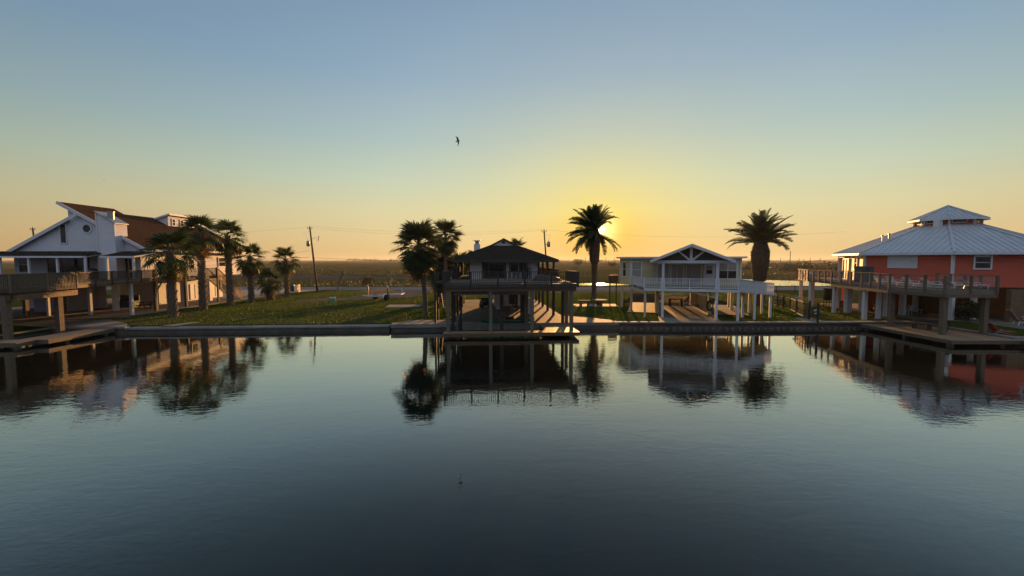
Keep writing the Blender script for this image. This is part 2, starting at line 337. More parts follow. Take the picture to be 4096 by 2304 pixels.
def railing(deck, pts, zf, h, m, post_step=2.2, bal=0.14, bw=0.04, postw=0.1, bal_drop=0.0, toph=0.05, topw=0.13, bottom=True, zs=None, balm=None, mid=False, first_post=True, toprail_m=None):
    """rails along a polyline: posts, top rail, bottom rail and balusters as pieces of the deck; zs gives a floor height per point"""
    zs = zs or [zf] * len(pts)
    for k in range(len(pts) - 1):
        a = Vector((*pts[k], zs[k])); b = Vector((*pts[k + 1], zs[k + 1])); d = b - a; L = math.hypot(d.x, d.y); rz = math.atan2(d.y, d.x)
        MB().bar(a + Vector((0, 0, h - toph / 2)), b + Vector((0, 0, h - toph / 2)), topw, toph).build('top_rail', toprail_m or m, deck)
        if bottom: MB().bar(a + Vector((0, 0, 0.1)), b + Vector((0, 0, 0.1)), 0.05, 0.07).build('bottom_rail', m, deck)
        if mid: MB().bar(a + Vector((0, 0, h * 0.58)), b + Vector((0, 0, h * 0.58)), 0.05, 0.06).build('middle_rail', m, deck)
        n = max(1, round(L / post_step))
        for i in range(0 if (k == 0 and first_post) else 1, n + 1):
            p = a + d * (i / n); post(deck, 'rail_post', p.x, p.y, p.z - 0.25, p.z + h - toph - 0.002, postw, m, rz)
        if bal:
            nb2 = max(1, int(L / bal))
            for i in range(nb2):
                t = (i + 0.5) / nb2
                if min(abs(t - j / n) for j in range(n + 1)) * L < postw * 0.6: continue
                p = a + d * t; post(deck, 'baluster', p.x, p.y, p.z + (0.12 if not bal_drop else -bal_drop), p.z + h - toph - 0.002, bw, balm or m, rz)

def window(parent, c, width, height, axis, depth, fm='white_trim', gm='glass', frame=0.09, mull_v=0, mull_h=1, name='window'):
    """axis: unit horizontal direction along the wall; outward normal = axis turned -90 degrees; c = centre on the wall face"""
    ax = Vector((axis[0], axis[1], 0)).normalized(); nn = Vector((ax.y, -ax.x, 0)); c = Vector(c); w2 = width / 2; h2 = height / 2; up = Vector((0, 0, 1))
    def rect(mb, u0, u1, z0, z1, d0, d1):
        P = [c + ax * u + up * z + nn * d for d in (d0, d1) for (u, z) in ((u0, z0), (u1, z0), (u1, z1), (u0, z1))]
        i = len(mb.v); mb.v += [tuple(p) for p in P]
        for q in ((3, 2, 1, 0), (4, 5, 6, 7), (0, 1, 5, 4), (1, 2, 6, 5), (2, 3, 7, 6), (3, 0, 4, 7)): mb.f.append(tuple(i + k for k in q))
    f = MB(); rect(f, -w2, -w2 + frame, -h2, h2, 0, depth); rect(f, w2 - frame, w2, -h2, h2, 0, depth)
    rect(f, -w2 + frame, w2 - frame, h2 - frame, h2, 0, depth); rect(f, -w2 + frame, w2 - frame, -h2, -h2 + frame, 0, depth)
    fo = f.build(name, fm, parent)
    iw = w2 - frame; ih = h2 - frame; bar = 0.05
    us = [-iw + 2 * iw * i / (mull_v + 1) for i in range(mull_v + 2)]; hs = [-ih + 2 * ih * i / (mull_h + 1) for i in range(mull_h + 2)]
    for i in range(mull_v + 1):
        for j in range(mull_h + 1):
            g = MB(); rect(g, us[i] + bar / 2 * (i > 0), us[i + 1] - bar / 2 * (i < mull_v), hs[j] + bar / 2 * (j > 0), hs[j + 1] - bar / 2 * (j < mull_h), 0.004, depth * 0.4)
            g.build('pane', gm if not isinstance(gm, tuple) else gm[j % len(gm)], fo)
    for i in range(1, mull_v + 1):
        b = MB(); rect(b, us[i] - bar / 2, us[i] + bar / 2, -ih, ih, 0, depth * 0.8); b.build('mullion', fm, fo)
    for j in range(1, mull_h + 1):
        b = MB(); rect(b, -iw, iw, hs[j] - bar / 2, hs[j] + bar / 2, 0, depth * 0.7); b.build('sash_bar', fm, fo)
    return fo
# ------------------------------------------------------------ setting: water, land, road, marsh
def inpoly(px, py, poly):
    c = np.zeros(px.shape, bool); n = len(poly)
    for i in range(n):
        x0, y0 = poly[i]; x1, y1 = poly[(i + 1) % n]
        if y0 == y1: continue
        m = ((y0 > py) != (y1 > py)) & (px < (x1 - x0) * (py - y0) / (y1 - y0) + x0); c ^= m
    return c
def sheet(poly, z): return MB().prism(poly, z - 0.1, z)
SHORE = [(-420, 29.2), (-37.6, 29.6), (-37.6, 34.7), (-31.5, 34.75), (-28, 34.95), (-10.4, 36.15), (-10.2, 35.9), (-5, 36.3), (5.2, 37.05), (9.3, 37.15), (19.4, 37.0), (35.2, 37.4), (35.2, 29.8), (420, 29.4)]
WZ = 0.03
canal = structure(MB().quad((-420, -120, WZ), (420, -120, WZ), (420, 60, WZ), (-420, 60, WZ)), 'canal_water', 'canal_water')
bed = structure(MB().quad((-420, -120, -1.6), (420, -120, -1.6), (420, 60, -1.6), (-420, 60, -1.6)), 'canal_bed', 'concrete_wet')
# land: front edge a little lower than the lawns behind it, one sheet to the horizon
land = MB(); zf = []
def shore_off(k, d):                      # push the shore back by d along +Y (or +X on the returns)
    x, y = SHORE[k]
    return x, y + d
front = [(x, y, 0.46) for x, y in SHORE]
# back rows made from a common x grid so that the sheet stays clean
n0 = len(SHORE)
land_poly = SHORE + [(420, 90.5), (-420, 90.5)]
land.prism([(x, y + (1.0 if k in (3, 4, 5) else 0.25)) for k, (x, y) in enumerate(SHORE)] + [(420, 90.5), (-420, 90.5)], 0.2, 0.55)
lawn = structure(land, 'lawn', 'lawn')
FAR = 9000
marsh = structure(MB().quad((-FAR, 90.4, 0.42), (FAR, 90.4, 0.42), (FAR, FAR * 1.3, 0.42), (-FAR, FAR * 1.3, 0.42)), 'marsh_ground', 'marsh')
near_land = structure(MB().quad((-420, -400, 0.5), (420, -400, 0.5), (420, -119.9, 0.5), (-420, -119.9, 0.5)), 'near_bank', 'lawn')
def edge_wobble(poly, amp, step, seed):
    rr = random.Random(seed); out = []
    for i in range(len(poly)):
        a = Vector(poly[i]); b = Vector(poly[(i + 1) % len(poly)]); n = max(1, int((b - a).length / step))
        for k in range(n):
            p = a.lerp(b, k / n); out.append((p.x + rr.uniform(-amp, amp), p.y + rr.uniform(-amp, amp)))
    return out
road_poly = [(-420, 78.6), (420, 78.6), (420, 88.0), (-420, 88.0)]
road = structure(sheet(road_poly, 0.572), 'road', 'asphalt')
# slabs and paths: (polygon, material, name, z)
yo = (14.2, 40.3); ya = R(-18)
def YL(u, v): return yo[0] + u * math.cos(ya) - v * math.sin(ya), yo[1] + u * math.sin(ya) + v * math.cos(ya)
ca = R(3.5)
def CL(u, w): return u * math.cos(ca) - w * math.sin(ca), 33 + u * math.sin(ca) + w * math.cos(ca)
paths = [
 ('patio_slab', [(-57, 39.6), (-43, 38.6), (-37.0, 40.6), (-37.0, 66), (-57, 66)], 'concrete', 0.60),
 ('driveway_slab', [(-57, 65.9), (-38, 65.9), (-35, 78.7), (-60, 78.7)], 'concrete', 0.576),
 ('patio_slab', [(-38.5, 34.9), (-31.6, 34.9), (-33, 36.6), (-37, 39.2), (-43, 38.9), (-57, 40)], 'concrete', 0.576),
 ('garden_path', [(-29.0, 35.3), (-27.9, 35.3), (-27.4, 37.6), (-28.2, 37.6)], 'concrete', 0.577),
 ('carport_slab', [CL(-5.1, 3.5), CL(2.6, 3.5), CL(5.6, 3.9), (8.2, 38.2), (8.0, 39.8), CL(5.4, 8.6), CL(4.9, 26), CL(-5.1, 26)], 'concrete', 0.60),
 ('seawall_walk', [(8.0, 37.3), (9.6, 37.3), (8.9, 39.1), (7.6, 40.0)], 'concrete', 0.578),
 ('seawall_walk', [(-10.0, 36.3), (-5.1, 36.6), (-5.3, 39.1), (-9.3, 38.7)], 'concrete', 0.578),
 ('lawn_pad', [(-14.6, 49.2), (-10.9, 49.7), (-10.9, 52.2), (-15.0, 52.2)], 'concrete', 0.60),
 ('carport_slab', [YL(-0.3, -2.9), YL(4.9, -1.4), YL(5.1, 14.5), YL(-0.6, 14.5)], 'concrete', 0.60),
 ('parking_slab', [YL(-3.4, 3.9), YL(-0.62, 3.9), YL(-0.62, 14.5), YL(-3.4, 14.5)], 'concrete', 0.598),
 ('parking_slab', [YL(5.12, 4.4), YL(8.2, 4.4), YL(8.4, 14.5), YL(5.12, 14.5)], 'concrete', 0.598),
 ('driveway', [YL(-4.3, 14.6), YL(9.0, 14.6), YL(6.5, 30), YL(-4.0, 30)], 'asphalt_dark', 0.585),
 ('garden_path', [(25.9, 37.5), (27.7, 37.5), (28.3, 40.3), (26.9, 40.6)], 'concrete', 0.577),
 ('patio_slab', [(37.2, 40.0), (40, 38.2), (62, 36.4), (62, 52), (38.5, 54), (36.8, 46)], 'concrete', 0.577),
 ('patio_slab', [(40.5, 33.6), (62, 32.2), (62, 36.2), (40.5, 37.8)], 'concrete', 0.576),
 ('palm_pad', [(7.6, 50.4), (12.6, 50.6), (12.9, 53.4), (7.4, 53.2)], 'concrete', 0.575),
]
for nm, poly, m, z in paths: structure(sheet(poly, z), nm, m)
dirt = [
 [(-29.5, 57.2), (-25.0, 56.6), (-21.0, 59.3), (-15.2, 62.5), (-13.8, 68.4), (-14.6, 78.5), (-21.5, 78.5), (-22.0, 68), (-24.5, 62.8), (-28.8, 60.0)],
 [(6.5, 71.5), (13.0, 72.6), (23.5, 73.2), (23.0, 78.5), (8.0, 78.5), (5.8, 76)],
]
for i, poly in enumerate(dirt): structure(sheet(edge_wobble(poly, 0.5, 0.9, i), 0.571), 'dirt_patch', 'sand')
ponds = [
 ('ditch_water', [(-27, 93.6), (-13, 94.4), (-13, 96.3), (-27, 95.4)]),
 ('ditch_water', [(-4, 95.5), (9, 95), (24, 95.8), (30, 97.5), (24, 103), (10, 106.5), (-2, 103)]),
 ('marsh_pond', [(40, 97), (60, 93.4), (84, 93.0), (110, 94), (108, 101), (82, 112), (62, 131), (46, 138), (38, 128), (37, 110)]),
 ('marsh_creek', [(-95, 132), (-60, 128), (-30, 131), (-14, 140), (-22, 147), (-45, 152), (-95, 166)]),
]
for i, (nm, poly) in enumerate(ponds): structure(sheet(edge_wobble(poly, 0.35, 1.4, 20 + i), 0.432), nm, 'mud' if nm == 'marsh_creek' else 'pond_water')

# seawall: a thing per material run, with caps and piles as parts
def seawall(name, label, pts, ztop, capm='cap_concrete', facem='concrete_wet', cap=(0.55, 0.14), piles=None, joints=6.0):
    mid = pts[len(pts) // 2]
    t = thing(name, label, 'seawall', (mid[0], mid[1], 0), worldcoords=True)
    for k in range(len(pts) - 1):
        a = Vector((*pts[k], 0)); b = Vector((*pts[k + 1], 0)); d = (b - a); L = d.length; u = d / L; nrm_ = Vector((-u.y, u.x, 0))   # towards land when pts run left to right
        ext = 0.0
        MB().bar(a + nrm_ * 0.18 + Vector((0, 0, (ztop - cap[1] - 1.2) / 2)), b + nrm_ * 0.18 + Vector((0, 0, (ztop - cap[1] - 1.2) / 2)), 0.3, ztop - cap[1] + 1.2).build('wall_face', facem, t)
        n = max(1, round(L / joints))
        for i in range(n):
            p = a + u * (L * i / n + (0.012 if i else 0)); q = a + u * (L * (i + 1) / n - (0.012 if i < n - 1 else 0))
            dz = random.uniform(-0.008, 0.008)
            MB().bar(p + nrm_ * (cap[0] / 2 - 0.06) + Vector((0, 0, ztop - cap[1] / 2 + dz)), q + nrm_ * (cap[0] / 2 - 0.06) + Vector((0, 0, ztop - cap[1] / 2 + dz)), cap[0], cap[1]).build('cap', capm, t)
        if piles:
            MB().bar(a - nrm_ * 0.03 + Vector((0, 0, 0.43)), b - nrm_ * 0.03 + Vector((0, 0, 0.43)), 0.12, 0.12).build('waler', 'dark_wood', t)
            m = int(L / piles)
            for i in range(m):
                p = a + u * ((i + 0.5) * L / m + random.uniform(-0.04, 0.04)) - nrm_ * 0.10
                inst(unit_box('stone'), 'pile', t, (p.x, p.y, -0.9), (0, 0, math.atan2(u.y, u.x) + random.uniform(-.06, .06)), (0.20, 0.14, 0.9 + 0.16 + random.uniform(-0.03, 0.03)))
    return t
seawall('seawall', 'low concrete seawall along the open lawn left of the palm cluster', SHORE[3:6], 0.47, cap=(1.15, 0.12))
seawall('seawall', 'raised concrete seawall platform left of the dark house', SHORE[6:8], 0.62, cap=(1.0, 0.3))
seawall('seawall', 'plain concrete seawall under and right of the dark stilt house', SHORE[7:10], 0.62, cap=(0.8, 0.25))
seawall('seawall', 'seawall with a row of stub piles below the yellow house', SHORE[9:12], 0.64, cap=(0.6, 0.10), piles=0.55)
seawall('seawall', 'concrete capped seawall running beside the wooden dock of the red house', SHORE[11:14], 0.62, cap=(0.5, 0.12))
seawall('seawall', 'concrete boat slip wall under the left deck', SHORE[0:4], 0.55, cap=(0.5, 0.12))

# docks made of planks (each plank a part)
def dock(name, label, poly_rects, z, m='dock_wood', along='x', plank=0.2, skirt=0.22, posts=()):
    xs = [r[0] for r in poly_rects]; t = thing(name, label, 'dock', (poly_rects[0][0], poly_rects[0][2], 0), worldcoords=True)
    k = 0
    for (x0, x1, y0, y1) in poly_rects:
        MB().box(x0 + 0.02, x1 - 0.02, y0 + 0.02, y1 - 0.02, z - skirt, z - 0.045).build('frame', 'deck_wood', t)
        if along == 'x':
            n = max(1, round((y1 - y0) / plank)); w = (y1 - y0) / n
            for i in range(n): inst(unit_box(m), 'plank', t, ((x0 + x1) / 2, y0 + (i + 0.5) * w, z - 0.04 + random.uniform(0, 0.006)), (0, 0, 0), (x1 - x0, w - 0.015, 0.04))
        else:
            n = max(1, round((x1 - x0) / plank)); w = (x1 - x0) / n
            for i in range(n): inst(unit_box(m), 'plank', t, (x0 + (i + 0.5) * w, (y0 + y1) / 2, z - 0.04 + random.uniform(0, 0.006)), (0, 0, 0), (w - 0.015, y1 - y0, 0.04))
    for (x, y) in posts: post(t, 'pile', x, y, -1.5, z - skirt, 0.28, 'deck_wood')
    return t
d1 = dock('dock', 'weathered timber dock around the boat slip under the left deck', [(-37.4, -33.0, 28.3, 29.55), (-34.3, -32.2, 29.55, 34.6)], 0.50, 'deck_wood_grey', 'x', 0.22, 0.3, [(-33.3, 28.6), (-32.5, 31), (-32.5, 34)])
d2 = dock('dock', 'brown timber dock in front of the red house', [(30.2, 35.0, 29.2, 37.0), (35.0, 46.0, 28.3, 29.65)], 0.50, 'dock_wood', 'y', 0.2, 0.26, [(30.5, 29.6), (30.5, 33), (30.5, 36.5), (34, 29.6), (40, 28.6)])

# grass: too many blades to count
def blades(name, x0, x1, y0, y1, n, hmin, hmax, wid, m, z, excl=(), incl=None, label=None, cat=None, dens=None, lean=0.5, persp=False):
    if persp:
        yy = y0 * (y1 / y0) ** np.random.rand(n); xx = (np.random.rand(n) * (x1 - x0) + x0) * yy / y0
    else:
        xx = np.random.rand(n) * (x1 - x0) + x0; yy = np.random.rand(n) * (y1 - y0) + y0
    keep = np.ones(n, bool)
    if incl is not None: keep &= inpoly(xx, yy, incl)
    for p in excl: keep &= ~inpoly(xx, yy, p)
    if dens is not None: keep &= np.random.rand(n) < dens(xx, yy)
    xx = xx[keep]; yy = yy[keep]; k = len(xx)
    a = np.random.rand(k) * 2 * np.pi; h = hmin + (hmax - hmin) * np.random.rand(k) ** 1.5
    sc_ = np.ones(k) if not persp else (yy / y0) ** 0.55
    h = h * sc_ ** 0.25; w = wid * sc_ * (0.6 + 0.8 * np.random.rand(k))
    l = lean * h; la = np.random.rand(k) * 2 * np.pi
    V = np.empty((k, 3, 3)); dx = np.cos(a) * w / 2; dy = np.sin(a) * w / 2
    V[:, 0] = np.stack([xx - dx, yy - dy, np.full(k, z)], 1); V[:, 1] = np.stack([xx + dx, yy + dy, np.full(k, z)], 1)
    V[:, 2] = np.stack([xx + np.cos(la) * l, yy + np.sin(la) * l, z + h], 1)
    me = bpy.data.meshes.new(name); me.vertices.add(3 * k); me.vertices.foreach_set('co', V.reshape(-1)); me.loops.add(3 * k)
    me.loops.foreach_set('vertex_index', np.arange(3 * k, dtype=np.int32)); me.polygons.add(k); me.polygons.foreach_set('loop_start', np.arange(0, 3 * k, 3, dtype=np.int32))
    me.update(); me.validate(); me.materials.append(MATS[m]); o = bpy.data.objects.new(name, me); col.objects.link(o); o['kind'] = 'stuff'
    if label: tag(o, label, cat)
    return o
def vnoise(x, y, s, seed=0):
    r = np.zeros_like(x); rs = np.random.RandomState(seed)
    for i in range(7):
        th = rs.rand() * 6.28; f = s * (0.6 + 1.4 * rs.rand()); r += np.sin((x * np.cos(th) + y * np.sin(th)) * f + rs.rand() * 6.28)
    return r / 7
LAWN_EX = [p for _, p, _, _ in paths] + dirt
lawn_in = [(x, y + 0.75) for x, y in SHORE] + [(420, 78.4), (-420, 78.4)]
blades('lawn_grass', -46, 44, 35.3, 78, 260000, 0.035, 0.105, 0.035, 'grass_leaf', 0.55, LAWN_EX, lawn_in, 'short mown lawn grass around the canal houses', 'grass',
       dens=lambda x, y: np.clip(0.72 + 0.55 * vnoise(x, y, 0.55, 3) + 0.25 * vnoise(x, y, 2.2, 4), 0.12, 1))
blades('lawn_grass', 35.8, 62, 30.3, 37, 14000, 0.035, 0.09, 0.035, 'grass_leaf', 0.55, LAWN_EX, None, 'dark lawn strip beside the right hand dock', 'grass')
pondpolys = [p for _, p in ponds]
blades('roadside_grass', -75, 80, 88.2, 93.5, 30000, 0.2, 0.7, 0.10, 'marsh_leaf', 0.42, pondpolys, None, 'rough grass and weeds along the far edge of the road', 'grass',
       dens=lambda x, y: np.clip(0.55 + 1.3 * vnoise(x, y, 0.5, 8), 0.05, 1) * np.where(x < -12, 1, 0.06))
blades('marsh_grass', -130, 130, 93, 420, 150000, 0.2, 0.48, 0.13, 'marsh_leaf', 0.42, pondpolys, None, 'brown and green marsh grass reaching to the horizon', 'grass', persp=True,
       dens=lambda x, y: np.clip(0.55 + 1.5 * vnoise(x * 0.25, y, 0.12, 11), 0.06, 1) * np.where((y < 95.5) & (x > -12), 0.15, 1))
# far wood on the horizon and scrub, as masses
def clumps(name, spots, m, label, leaf, per, kind='stuff', z0=0.42):
    v = []; f = []
    for (x, y, rx, rz) in spots:
        for _ in range(per):
            th = random.random() * 6.28; ph = random.random(); rr = random.random() ** 0.4
            cx = x + rx * rr * math.cos(th) * math.sqrt(1 - ph * ph * 0.6); cy = y + rx * 0.6 * rr * math.sin(th); cz = z0 + rz * ph * (0.55 + 0.45 * random.random())
            s_ = leaf * random.uniform(0.5, 1.2); i = len(v)
            for _k in range(3): v.append((cx + random.uniform(-s_, s_), cy + random.uniform(-s_, s_), cz + random.uniform(-s_, s_) * 0.8))
            f.append((i, i + 1, i + 2))
    me = bpy.data.meshes.new(name); me.from_pydata(v, [], f); me.update(); me.materials.append(MATS[m])
    o = bpy.data.objects.new(name, me); col.objects.link(o); o['kind'] = kind; tag(o, label, 'trees' if kind == 'stuff' else 'shrub'); return o
rr = random.Random(5)
spots = [(x, 1500 + rr.uniform(-60, 60), rr.uniform(14, 30), rr.uniform(7, 13)) for x in range(-560, -230, 14)]
spots += [(x, 1700 + rr.uniform(-60, 60), rr.uniform(16, 30), rr.uniform(4, 9)) for x in range(-230, 2300, 24)]
clumps('far_woods', spots, 'far_leaf', 'low line of far trees along the horizon', 3.2, 90)
spots = [(rr.uniform(145, 215), rr.uniform(235, 265), rr.uniform(3.5, 6), rr.uniform(3.4, 5.6)) for _ in range(34)] + [(rr.uniform(100, 150), rr.uniform(250, 300), rr.uniform(2, 4), rr.uniform(1.5, 3)) for _ in range(14)]
clumps('marsh_scrub', spots, 'far_leaf', 'dark band of marsh scrub left of the red house', 0.7, 260)
for (px_, py_, Y_, rx, rz, lab) in ((2312, 1046, 330, 4.0, 6.2, 'lone round marsh tree seen just left of the sun palm'), (2449, 1049, 300, 3.0, 3.8, 'small marsh bush seen beside the flat roof of the yellow house')):
    X_ = (px_ - 2048) / 1719 * Y_
    t = thing('marsh_tree', lab, 'tree', (X_, Y_, 0.42))
    MB().tube([(0, 0, 0), (0.2, 0, rz * 0.35), (-0.1, 0, rz * 0.7)], [0.25, 0.18, 0.08], 6).build('trunk', 'dead_trunk', t)
    c = MB()
    for _ in range(500):
        th = random.random() * 6.28; r_ = rx * random.random() ** 0.5; zz = rz * (0.35 + 0.65 * random.random()); r_ *= math.sin(min(1, (zz / rz - 0.2)) * 2.6) * 0.9 + 0.1
        p = Vector((r_ * math.cos(th), r_ * math.sin(th), zz)); s_ = 0.5
        c.tri(*[tuple(p + Vector((random.uniform(-s_, s_), random.uniform(-s_, s_), random.uniform(-s_, s_)))) for _k in range(3)])
    c.build('crown', 'far_leaf', t)
# ------------------------------------------------------------ white house on the left (world coordinates)
H = thing('stilt_house', 'white gabled stilt house with brown roof, round window and long wooden deck', 'house', (-46, 50, 0.6), worldcoords=True)
RZ = lambda x: 12.43 - 0.5485 * (x + 49.92)          # right roof plane
LZ = lambda x: 6.81 + 0.526 * (x + 56.16)
MB().prism_y([(-55.5, 3.9), (-41.4, 3.9), (-41.4, RZ(-41.4) - 0.08), (-49.15, RZ(-49.15) - 0.08), (-49.15, LZ(-49.15) - 0.08), (-55.5, LZ(-55.5) - 0.08)], 48.0, 48.2).build('front_wall', 'siding_white', H)
MB().box(-41.6, -41.4, 48.21, 66, 3.9, RZ(-41.4) - 0.25).build('side_wall', 'siding_white', H)
MB().box(-55.5, -55.3, 48.21, 66, 3.9, LZ(-55.5) - 0.25).build('side_wall', 'siding_white', H)
MB().prism_y([(-55.3, 3.9), (-41.61, 3.9), (-41.61, 7.2), (-48.7, 11.1), (-55.3, 7.0)], 65.8, 65.99).build('back_wall', 'siding_white', H)
MB().box(-49.25, -49.07, 48.21, 54.2, 10.1, RZ(-49.15) - 0.2).build('clerestory_wall', 'siding_white', H)
MB().box(-55.4, -41.5, 48.21, 65.7, 3.75, 3.89).build('floor', 'deck_wood', H)
def rp(x, y, f): return (x, y, f(x))
rf = MB().slab([rp(-49.94, 47.7, RZ), rp(-40.44, 47.7, RZ), rp(-40.44, 66.5, RZ), rp(-48.7, 66.5, RZ), rp(-48.7, 54.4, RZ), rp(-49.94, 54.4, RZ)], 0.16).build('roof', 'shingle_brown', H)
MB().slab([rp(-56.2, 47.7, LZ), rp(-49.06, 47.7, LZ), rp(-49.06, 54.4, LZ), rp(-56.2, 54.4, LZ)], 0.16).build('roof', 'shingle_brown', H)
LZ2 = lambda x: 6.79 + (RZ(-48.7) - 6.79) / 7.5 * (x + 56.2)
MB().slab([rp(-56.2, 54.41, LZ2), rp(-48.71, 54.41, LZ2), rp(-48.71, 66.5, LZ2), rp(-56.2, 66.5, LZ2)], 0.16).build('roof', 'shingle_brown', H)
def rake(x0, x1, f, y, name='fascia', drop=0.12): MB().bar((x0, y, f(x0) - drop), (x1, y, f(x1) - drop), 0.06, 0.34, (0, 0, 1)).build(name, 'white_trim', H)
rake(-49.99, -40.42, RZ, 47.66); rake(-56.25, -47.95, LZ, 47.63)
MB().bar((-49.98, 47.7, RZ(-49.98) - 0.1), (-49.98, 54.4, RZ(-49.98) - 0.1), 0.05, 0.22).build('fascia', 'white_trim', H)
MB().bar((-40.41, 47.7, RZ(-40.41) - 0.12), (-40.41, 66.5, RZ(-40.41) - 0.12), 0.05, 0.24).build('fascia', 'white_trim', H)
MB().bar((-49.94, 54.43, RZ(-49.94) - 0.1), (-48.7, 54.43, RZ(-48.7) - 0.1), 0.05, 0.2).build('fascia', 'white_trim', H)
# chimney shaft with a sloping cap
ch = MB().prism_y([(-45.05, 3.92), (-43.05, 3.92), (-43.05, 10.05), (-45.05, 11.2)], 46.9, 48.4).build('chimney_shaft', 'siding_white', H)
MB().slab([(-45.15, 46.8, 11.33), (-42.93, 46.8, 10.04), (-42.93, 48.5, 10.04), (-45.15, 48.5, 11.33)], 0.09).build('cap', 'galvanised', ch)
MB().box(-45.07, -44.93, 46.84, 46.899, 3.93, 11.1).build('corner_board', 'white_trim', ch); MB().box(-43.17, -43.03, 46.84, 46.899, 3.93, 10.0).build('corner_board', 'white_trim', ch)
MB().tube([(-43.95, 47.5, 10.4), (-43.95, 47.5, 11.25)], 0.30, 12).tube([(-43.95, 47.5, 11.26), (-43.95, 47.5, 11.34)], 0.36, 12).build('flue', 'galvanised', ch)
# dormer
dm = MB().prism_y([(-48.6, 11.2), (-46.7, 10.0), (-46.7, 12.05), (-48.6, 11.45)], 58.8, 63.6).build('dormer', 'siding_white', H)
MB().slab([(-48.9, 58.6, 11.5), (-46.35, 58.6, 12.3), (-46.35, 63.8, 12.3), (-48.9, 63.8, 11.5)], 0.12).build('dormer_roof', 'shingle_brown', dm)
MB().bar((-46.33, 58.6, 12.2), (-46.33, 63.8, 12.2), 0.04, 0.22).bar((-48.9, 58.57, 11.42), (-46.35, 58.57, 12.22), 0.04, 0.2).build('dormer_trim', 'white_trim', dm)
for y in (59.75, 61.2, 62.6): window(H, (-46.695, y, 11.2), 0.62, 1.0, (0, 1), 0.05)
# front openings
slit = window(H, ((0.4416 * 600 - 2048) / 1719 * 48, 47.995, 8.95), 0.78, 2.2, (1, 0), 0.06, mull_h=0)
rw = MB()
cx, cz = -43.9, 0
rx_, rz_ = at_depth(346, 914, 47.95)
for i in range(32):
    a0 = 2 * math.pi * i / 32; a1 = 2 * math.pi * (i + 1) / 32
    q = lambda a, r, y: (rx_ + r * math.cos(a), y, rz_ + r * math.sin(a))
    rw.quad(q(a0, .42, 47.94), q(a1, .42, 47.94), q(a1, .56, 47.94), q(a0, .56, 47.94)); rw.quad(q(a0, .56, 47.94), q(a1, .56, 47.94), q(a1, .56, 48.0), q(a0, .56, 48.0)); rw.quad(q(a1, .42, 47.94), q(a0, .42, 47.94), q(a0, .42, 48), q(a1, .42, 48))
rwo = rw.build('round_window', 'white_trim', H)
g = MB(); g.v = [(rx_ + .43 * math.cos(2 * math.pi * i / 32), 47.97, rz_ + .43 * math.sin(2 * math.pi * i / 32)) for i in range(32)]; g.f = [tuple(range(32))]; g.build('pane', 'glass', rwo)
def xat(zx, Y): return (0.4416 * zx - 2048) / 1719 * Y      # column of the close-up -> x at depth Y
window(H, (xat(225, 48), 47.995, 5.55), 1.25, 1.9, (1, 0), 0.06)
sd = window(H, (xat(628, 48), 47.995, 5.15), 4.6, 2.4, (1, 0), 0.08, mull_v=2, mull_h=0, name='sliding_door', fm='dark_wood')
window(H, (xat(1175, 48), 47.995, 5.1), 1.7, 2.35, (1, 0), 0.08, mull_v=1, mull_h=0, name='glass_door')
window(H, (-41.39, 52.5, 5.5), 1.1, 1.3, (0, 1), 0.06); window(H, (-41.39, 55.5, 5.5), 1.1, 1.3, (0, 1), 0.06); window(H, (-41.39, 61.4, 5.75), 1.5, 1.35, (0, 1), 0.06)
# porch roofs and posts
MB().slab([(-58, 43.9, 6.42), (-43.7, 43.9, 6.42), (-45.1, 47.9, 7.0), (-58, 47.9, 7.0)], 0.12).build('porch_roof', 'shingle_dark', H)
MB().bar((-58, 43.86, 6.34), (-43.68, 43.86, 6.34), 0.05, 0.18).bar((-43.66, 43.9, 6.34), (-45.05, 46.8, 6.6), 0.05, 0.16).build('porch_fascia', 'white_trim', H)
MB().slab([(-42.0, 43.9, 6.42), (-38.6, 43.9, 6.42), (-38.4, 46.4, 6.78), (-40.9, 47.9, 7.0), (-43.2, 47.9, 7.0)], 0.12).build('porch_roof', 'shingle_dark', H)
MB().bar((-42.0, 43.86, 6.34), (-38.57, 43.86, 6.34), 0.05, 0.18).bar((-38.57, 43.9, 6.34), (-38.37, 46.4, 6.7), 0.05, 0.16).build('porch_fascia', 'white_trim', H)
for zx in (10, 270, 528, 780, 978, 1216): post(H, 'porch_post', xat(zx, 44.1), 44.1, 4.0, 6.3, 0.17, 'white_paint')
# lower storey
MB().box(-55, -45.9, 48.3, 48.5, 0.6, 3.74).build('lower_wall', 'siding_white', H)
MB().box(-48, -43.2, 52.4, 64, 0.6, 3.74).build('lower_room', 'siding_white', H)
MB().box(-50.3, -46.8, 45.0, 48.2, 0.6, 3.5).build('storage_room', 'lavender_wall', H)
for y in (54.3, 58.0): window(H, (-43.195, y, 1.75), 1.0, 2.1, (0, 1), 0.05, gm='white_paint', mull_h=0, name='door')
window(H, (-43.195, 61.3, 1.75), 2.4, 2.1, (0, 1), 0.05, gm='white_paint', mull_h=0, name='garage_door')
for (x, y, w, m) in ((-45.1, 41.6, .2, 'white_paint'), (-41.7, 42.3, .24, 'white_paint'), (-37.7, 42.4, .24, 'white_paint'), (-42.4, 45.8, .4, 'white_paint'), (-41.9, 47.2, .2, 'pale_post'), (-38.45, 46.2, .25, 'white_paint'), (-40.2, 52.5, .5, 'white_paint'), (-40.4, 57.2, .5, 'white_paint'), (-45.7, 40.2, .3, 'deck_wood'), (-47.0, 45.2 - .3, .25, 'deck_wood'), (-52, 42, .25, 'white_paint')):
    post(H, 'stilt', x, y, 0.6, 3.7, w, m)
for (x, y) in ((-38.05, 45.7), (-38.05, 50.0), (-38.05, 52.4)): post(H, 'deck_stilt', x, y, 0.55, 5.0, 0.24, 'dark_wood')
